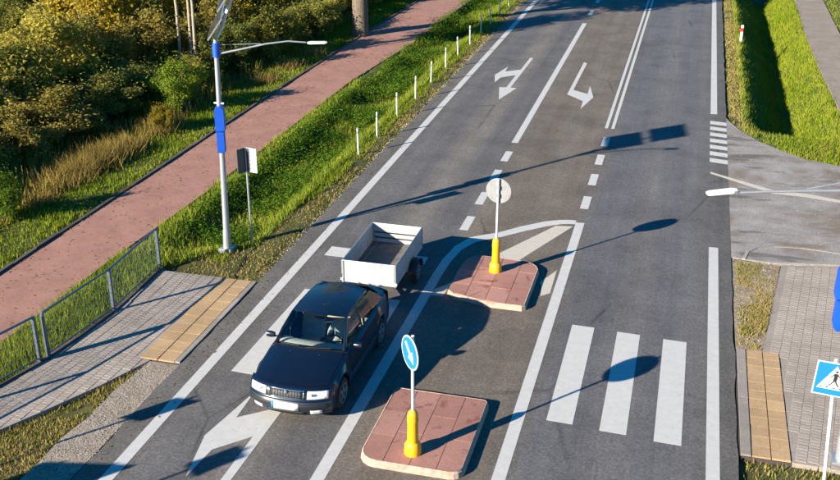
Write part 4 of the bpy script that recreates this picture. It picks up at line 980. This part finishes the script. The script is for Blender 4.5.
blades('grass', 9000, 1.68, 6.5, 10, 16.26, .05, .16, .011, M['grass_dry'], 'green grass below the right pavement', lambda x, y: x > 1.68+.1*vnoise(x, y, 3), .25)
blades('grass', 14000, 1.75, 2.75, 20.4, 25.0, .02, .09, .009, M['grass_dry'], 'sparse grass in the dirt beside the right pavement', lambda x, y: (x < 2.2+.13*(y-20.3)) & (vnoise(x, y, 1.2, 77) > .42), .45, .9, zoff=.085)
blades('meadow', 90000, -48, -17.8, 12, 66, .15, .6, .03, M['meadow'], 'tall dry meadow grass among the shrubs at the left', None, .15)
def tuft_field(name, spots, mat, label):
    xs_, ys_, hs = [], [], []
    for x, y, r, h, n in spots:
        xs_.append(rng.normal(x, r*.5, n)); ys_.append(rng.normal(y, r*.6, n)); hs.append(rng.uniform(.4, 1, n)*h)
    x, y, h = map(np.concatenate, (xs_, ys_, hs)); n = len(x); z = hT(x, y); a = rng.uniform(0, 6.283, n); la = rng.uniform(0, 6.283, n); w = rng.uniform(.008, .022, n); lm = rng.uniform(.1, 1.0, n)*h
    b0 = np.stack([x, y, z], -1); t = np.stack([np.cos(a), np.sin(a), 0*a], -1)*w[:, None]; tip = b0+np.stack([np.cos(la)*lm, np.sin(la)*lm, h], -1)
    tag(link(name, np_mesh(name, np.stack([b0-t, b0+t, tip], 1), 3, mat, rng.uniform(0, 1, n))), label, 'dry grass', None, 'stuff')
tuft_field('dry_grass', [(-18.3, 26.6, .7, .62, 1500), (-18.2, 27.8, .7, .72, 1600), (-18.0, 29.0, .6, .66, 1200), (-18.2, 25.3, .6, .5, 700), (-18.0, 24.0, .5, .4, 500)], M['straw'], 'tan dry grass tufts left of the red path, nearer the camera')
tuft_field('dry_grass', [(-17.9, 31.2, .5, .66, 700), (-17.8, 32.0, .5, .55, 500), (-17.1, 41.5, .6, .45, 500), (-16.9, 44, .6, .45, 500), (-17.2, 39, .5, .45, 400)], M['straw'], 'tan dry grass tufts by the thicket farther up the red path')

def pebbles(name, n, poly, z, s0, s1, mat, label, cat='gravel'):
    P = np.array(poly); x = rng.uniform(P[:, 0].min(), P[:, 0].max(), n); y = rng.uniform(P[:, 1].min(), P[:, 1].max(), n); k = in_poly(x, y, poly); x = x[k]; y = y[k]; n = len(x)
    s_ = rng.uniform(s0, s1, n)**1.0; a = rng.uniform(0, 6.283, n); ca, sa = np.cos(a)*s_, np.sin(a)*s_; h = s_*rng.uniform(.4, .9, n); zz = np.full(n, z)
    c = lambda dx, dy, dz: np.stack([x+dx, y+dy, zz+dz], -1)
    b0, b1, b2, b3, t = c(ca, sa, 0), c(-sa*.7, ca*.7, 0), c(-ca, -sa, 0), c(sa*.8, -ca*.8, 0), c(ca*.2, sa*.2, h)
    V = np.concatenate([np.stack(q, 1) for q in ((b0, b1, t), (b1, b2, t), (b2, b3, t), (b3, b0, t))])
    tag(link(name, np_mesh(name, V, 3, mat, np.tile(rng.uniform(0, 1, n), 4))), label, cat, None, 'stuff')
M['pebble'] = leaf_mat('pebble', L((0.10, 0.085, 0.07), (0.22, 0.19, 0.155), (0.32, 0.28, 0.235), (0.42, 0.38, 0.33)), 0.0)
pebbles('pebbles', 2600, [(-9.55, 11), (-9.60, 16.5), (-10.35, 16.5), (-10.45, 15.3), (-10.4, 14.4), (-10.5, 11)], -.018, .004, .022, M['pebble'], 'loose stones on the gravel shoulder beside the left pavement')
pebbles('pebbles', 1100, [(1.68, 20.35), (2.2, 20.4), (2.8, 25.0), (1.68, 26.4)], -.02, .004, .024, M['pebble'], 'loose stones in the dirt beside the right pavement')
pebbles('pebbles', 700, [(1.5, 25.3), (1.5, 37.6), (2.4, 36), (4.6, 33.6), (6, 30), (5.5, 26.2)], -.004, .005, .024, M['pebble'], 'scattered grit on the side road mouth')
pebbles('pebbles', 2600, [(-9.72, 21), (-9.5, 21), (-9.5, 60), (-9.78, 60)], -.012, .008, .03, M['pebble'], 'grit along the left edge of the asphalt')
def fallen(n, label, place, s_=.035):
    x, y, z = place(n); V = leaf_quads(np.stack([x, y, z], -1), s_*rng.uniform(.5, 1.3, len(x)), .6, 6.0)
    tag(link('fallen_leaves', np_mesh('fallen_leaves', V, 4, M['straw'], rng.uniform(0, .8, len(x)))), label, 'fallen leaves', None, 'stuff')
fallen(1500, 'dry leaves lying on the red path', lambda n: (-15.95+2.4*np.abs(rng.beta(.45, .6, n)), rng.uniform(16, 62, n), np.full(n, .012)))
fallen(500, 'dry leaves caught along the left edge of the road', lambda n: (ROAD_L+.1+np.abs(rng.normal(0, .25, n)), rng.uniform(12, 60, n), np.full(n, .012)), .028)
blades('grass', 5000, -13.95, -13.5, 21.2, 62, .03, .10, .012, M['grass'], 'grass creeping over the right edge of the red path', lambda x, y: vnoise(x, y, 1.6, 41) > .45+(-13.6-x)*1.1)

# ------------------------------------------------------------------ shrubs and trees
def crown_mesh(name, R, H, nleaf, size, seed, mat, base=.12, clumps=34):
    global rng
    r0 = rng; rng = np.random.default_rng(seed)
    d = rng.normal(size=(clumps, 3)); d /= np.linalg.norm(d, axis=1)[:, None]; rad = rng.uniform(.15, 1, clumps)**.45
    c = d*rad[:, None]*np.array([R, R, H*(1-base)/2])*rng.uniform(.78, 1.08, (clumps, 1)); c[:, 2] += H*base+H*(1-base)/2
    cr = rng.uniform(.16, .36, clumps)*R
    w = cr**2; i = rng.choice(clumps, nleaf, p=w/w.sum())
    dd = rng.normal(size=(nleaf, 3)); dd /= np.linalg.norm(dd, axis=1)[:, None]
    p = c[i]+dd*(cr[i]*rng.uniform(.25, 1.05, nleaf)**.6)[:, None]*np.array([1, 1, .85])
    # loose sprays sticking out
    k = rng.uniform(size=nleaf) < .16; p[k] += (dd[k]*.6+np.array([0, 0, .6]))*cr[i][k][:, None]*rng.uniform(.1, 1.2, (k.sum(), 1)); p[:, 2] = np.maximum(p[:, 2], .05)
    V = leaf_quads(p, size*rng.uniform(.55, 1.3, nleaf), .55, .15)
    rnd = np.clip(.55*rng.uniform(0, 1, nleaf)+.45*rng.uniform(0, 1, clumps)[i], 0, 1)
    me = np_mesh(name, V, 4, mat, rnd); rng = r0; return me, c
def stem_mesh(name, c, R, H, mat, r0, n=9, multi=True, seed=0):
    rd = random.Random(seed); b = MB(); idx = list(range(len(c))); rd.shuffle(idx)
    if multi:
        for i in idx[:n]:
            e = Vector(c[i]); s = Vector((rd.uniform(-.2, .2)*R, rd.uniform(-.2, .2)*R, -.1))
            mid = (s+e)*.5+Vector((rd.uniform(-.15, .15)*R, rd.uniform(-.15, .15)*R, .08*H)); b.tube([s, mid, e], [r0, r0*.7, r0*.25], 6)
    else:
        top = Vector((rd.uniform(-.2, .2), rd.uniform(-.2, .2), H*.85)); b.tube([(0, 0, -.2), (0, 0, .4), (.05, .0, H*.3), (top.x*.5, top.y*.5, H*.6), top], [r0*1.35, r0*1.05, r0*.85, r0*.55, r0*.15], 12)
        for i in idx[:n]:
            e = Vector(c[i]); z = max(H*.28, e.z*.62); s = Vector((top.x*z/H*.6, top.y*z/H*.6, z)); b.tube([s, (s+e)*.5+Vector((0, 0, .06*H)), e], [r0*.38, r0*.25, r0*.08], 6)
    return b.mesh(name, mat, True)
VAR = {}
for kind, mat in (('gold', 'leaf_gold'), ('olive', 'leaf_olive'), ('rust', 'leaf_rust'), ('dark', 'leaf_dark'), ('green', 'leaf_green')):
    for q in range(2):
        sd = hash_ = {'gold': 11, 'olive': 23, 'rust': 37, 'dark': 41, 'green': 53}[kind]+q*101
        cm, cc = crown_mesh('crown', 1.0, 2.0, 17000 if kind != 'green' else 11000, .042, sd, M[mat], .06, 40)
        VAR[kind, q] = (cm, stem_mesh('stems', cc, 1.0, 2.0, M['bark'], .028, 11, True, sd))
LAB = {'gold': ('golden autumn shrub', 'gold'), 'olive': ('yellowing olive shrub', 'olive'), 'rust': ('brownish autumn shrub', 'rust'), 'dark': ('dark green shrub', 'dark'), 'green': ('fresh green leafy bush', 'green')}
def shrub(kind, x, y, r, h, where):
    q = random.randint(0, 1); cm, sm = VAR[kind, q]
    t = thing('shrub', (x, y, float(hT(x, y))-.03), f'{LAB[kind][0]} {where}', 'shrub', f'{LAB[kind][0]} {where}', random.uniform(0, 6.28)); t.scale = (r*random.uniform(.85, 1.2), r*random.uniform(.85, 1.2), h/2*random.uniform(.9, 1.1)); t.rotation_euler.x = random.gauss(0, .07); t.rotation_euler.y = random.gauss(0, .07)
    link('crown', cm, t); link('stems', sm, t); return t
# first row along the grass strip, then deeper rows
front = [('olive', -21.6, 17.5, 1.5, 1.87), ('gold', -21.8, 20.4, 1.4, 1.87), ('rust', -21.3, 22.8, 1.3, 1.78), ('rust', -21.4, 25.2, 1.5, 2.04), ('rust', -21.2, 27.6, 1.4, 1.95), ('rust', -21.4, 30.0, 1.5, 2.04),
    ('dark', -20.6, 32.6, 1.4, 1.78), ('dark', -20.9, 35.0, 1.4, 1.87), ('olive', -19.5, 36.6, 1.0, 1.6), ('dark', -19.3, 40.2, 1.2, 2.40), ('olive', -18.6, 43.2, 1.2, 2.30), ('dark', -18.4, 46.0, 1.2, 1.90),
    ('dark', -18.3, 47.4, 1.4, 2.10), ('olive', -18.6, 50.2, 1.3, 2.00), ('gold', -18.4, 53.2, 1.4, 2.00), ('olive', -18.2, 57.0, 1.5, 2.20), ('gold', -18.0, 60.5, 1.5, 2.30)]
for i, (k_, x, y, r, h) in enumerate(front): shrub(k_, x+random.uniform(-.3, .3), y, r, h, ('by the grass strip, left of the lamp', 'by the grass strip, right of the lamp')[i > 6])
second = [('gold', -24.4, 21.5, 1.6, 2.69), ('rust', -24.0, 25.0, 1.7, 2.91), ('gold', -23.9, 28.0, 1.6, 2.91), ('olive', -23.9, 30.8, 1.7, 3.36), ('olive', -23.8, 33.6, 1.8, 3.70), ('rust', -23.4, 36.4, 1.7, 3.36), ('rust', -22.9, 39.6, 1.5, 2.91),
    ('rust', -21.4, 42.4, 1.6, 2.80), ('gold', -21.2, 45.4, 1.7, 3.02), ('gold', -21.4, 48.6, 1.8, 3.14), ('olive', -21.6, 51.8, 1.8, 3.36), ('gold', -21.4, 55.2, 1.9, 3.36), ('gold', -22, 58.8, 1.9, 3.36)]
for i, (k_, x, y, r, h) in enumerate(second): shrub(k_, x+random.uniform(-.3, .3), y, r, h, ('mid thicket, left half', 'mid thicket, near the lamp')[i > 5])
third = [('gold', -25.6, 40.8, 1.9, 4.03), ('gold', -25.0, 44.2, 1.9, 3.70), ('gold', -24.8, 47.6, 1.9, 3.58), ('gold', -25, 51.2, 1.9, 3.70), ('olive', -25.2, 54.8, 2, 3.70), ('gold', -26.0, 58.5, 2, 3.81)]
for i, (k_, x, y, r, h) in enumerate(third): shrub(k_, x+random.uniform(-.4, .4), y, r, h, ('deep in the thicket, left half', 'deep in the thicket, behind the lamp')[i > 0])
meadow = [('dark', -27.9, 46.4, 1.6, 2.4), ('green', -31.8, 47.0, 1.3, 1.3), ('dark', -31.2, 51.2, 1.9, 2.6), ('olive', -34.5, 45.5, 1.3, 1.5), ('dark', -37.0, 50.0, 1.5, 1.8), ('olive', -28.6, 50.5, 1.8, 2.6), ('green', -29.6, 37.2, 1.0, 1.0), ('gold', -29.0, 54.0, 1.9, 2.8), ('green', -33.5, 54.5, 1.8, 2.3), ('olive', -36.5, 55.0, 1.6, 2.0)]
for k_, x, y, r, h in meadow: shrub(k_, x, y, r, h, 'in the meadow at the top left')
shrub('green', -18.35, 34.0, 1.05, 2.1, 'beside the grass strip, directly left of the lamp pole')
shrub('green', -18.1, 22.6, .55, 1.5, 'in the dark gap at the left edge')
shrub('gold', -17.9, 31.4, .5, 1.0, 'low among the dry tufts')

cm, cc = crown_mesh('crown', .55, 3.0, 2600, .05, 777, M['leaf_gold'], .12, 26); SAP = (cm, stem_mesh('stems', cc, .3, 3.0, M['bark_pale'], .022, 7, True, 777))
cm, cc = crown_mesh('crown', .6, 3.0, 1500, .05, 778, M['leaf_olive'], .15, 22); SAP2 = (cm, stem_mesh('stems', cc, .3, 3.0, M['bark_pale'], .022, 9, True, 778))
for i, (x, y, h) in enumerate([(-21.9, 24.0, 3.0), (-22.6, 28.9, 3.3), (-22.4, 34.6, 3.2), (-25.4, 33.0, 3.9), (-24.2, 38.4, 3.8), (-24.3, 42.6, 4.4), (-23.0, 45.8, 4.0), (-22.6, 50.0, 4.2), (-27.6, 47.5, 4.3), (-20.8, 43.9, 2.9), (-24.9, 36.2, 3.6)]):
    m1, m2 = (SAP, SAP2)[i % 2]; kn = ('slim golden sapling', 'thin half-bare sapling')[i % 2]
    t = thing('shrub', (x, y, float(hT(x, y))-.03), kn, 'sapling', kn+' rising from the thicket', random.uniform(0, 6.28)); t.name = 'shrub'; t.scale = (1, 1, h/3); link('crown', m1, t); link('stems', m2, t)
ALL = {}
for o in [o for o in bpy.data.objects if o.name.split('.')[0] == 'shrub']: ALL.setdefault(o['group'], []).append(o)
def px_x(o):
    d = o.location-Vector((0, 0, CAM_H)); return d.dot(r2)/d.dot(fw)
NUM = ['first', 'second', 'third', 'fourth', 'fifth', 'sixth', 'seventh']
for g_, os_ in ALL.items():
    os_.sort(key=px_x)
    if len(os_) > 1:
        for i, o in enumerate(os_): o['label'] = f'{NUM[i]} {g_}, counted from the left'
# pale thin tree left of the solar lamp
def tree(name, x, y, R, H, r0, mat_leaf, mat_bark, label, nleaf, seed, lsize=.11, base=.3, limbs=16):
    t = thing(name, (x, y, float(hT(x, y))-.03), label, 'tree')
    cm, cc = crown_mesh('crown', R, H, nleaf, lsize, seed, M[mat_leaf], base, 60)
    link('crown', cm, t); link('trunk', stem_mesh('trunk', cc, R, H, M[mat_bark], r0, limbs, False, seed), t); return t
for i, (x, y, h, w_) in enumerate([(-21.25, 39.4, 9.5, 'left one'), (-20.85, 39.7, 9.0, 'middle one'), (-20.55, 39.5, 10.0, 'right one')]):
    tree('birch_tree', x, y, 1.3, h, .075, 'leaf_gold', 'bark_pale', f'slim pale trunk at the top left, {w_} of three', 2600, 300+i, .10, .5, 12)
tree('roadside_tree', -16.05, 48.6, 3.4, 12.5, .40, 'leaf_olive', 'bark', 'thick trunked roadside tree left of the red path at the top', 14000, 900, .15, .40, 22)
# outside the picture at the lower left: what throws the shadows into it
t = thing('direction_board', (-13.75, 8.02, -.05), 'direction board outside the lower left corner, its shadow at the picture edge', 'road sign', None, R_(12))
MB().box(-.85, .85, -.015, .015, 1.25, 2.62).build('board', M['sign_back'], t, bevel=.008)
for x in (-.5, .5): MB().tube([(x, .05, -.1), (x, .05, 2.6)], .04, 8).build('post', M['galv'], t, True)
crossing_sign((-12.85, 10.65, -.03), 'crossing sign outside the lower left corner, its shadow on the edge line', 0, R_(180), 2.25, .5)
crossing_sign((-12.45, 7.75, -.03), 'tall sign outside the lower left corner, its shadow on the lane arrow', 0, R_(130), 3.1, .42)

print('objects', len(bpy.data.objects), 'tris', sum(len(m_.polygons) for m_ in bpy.data.meshes))
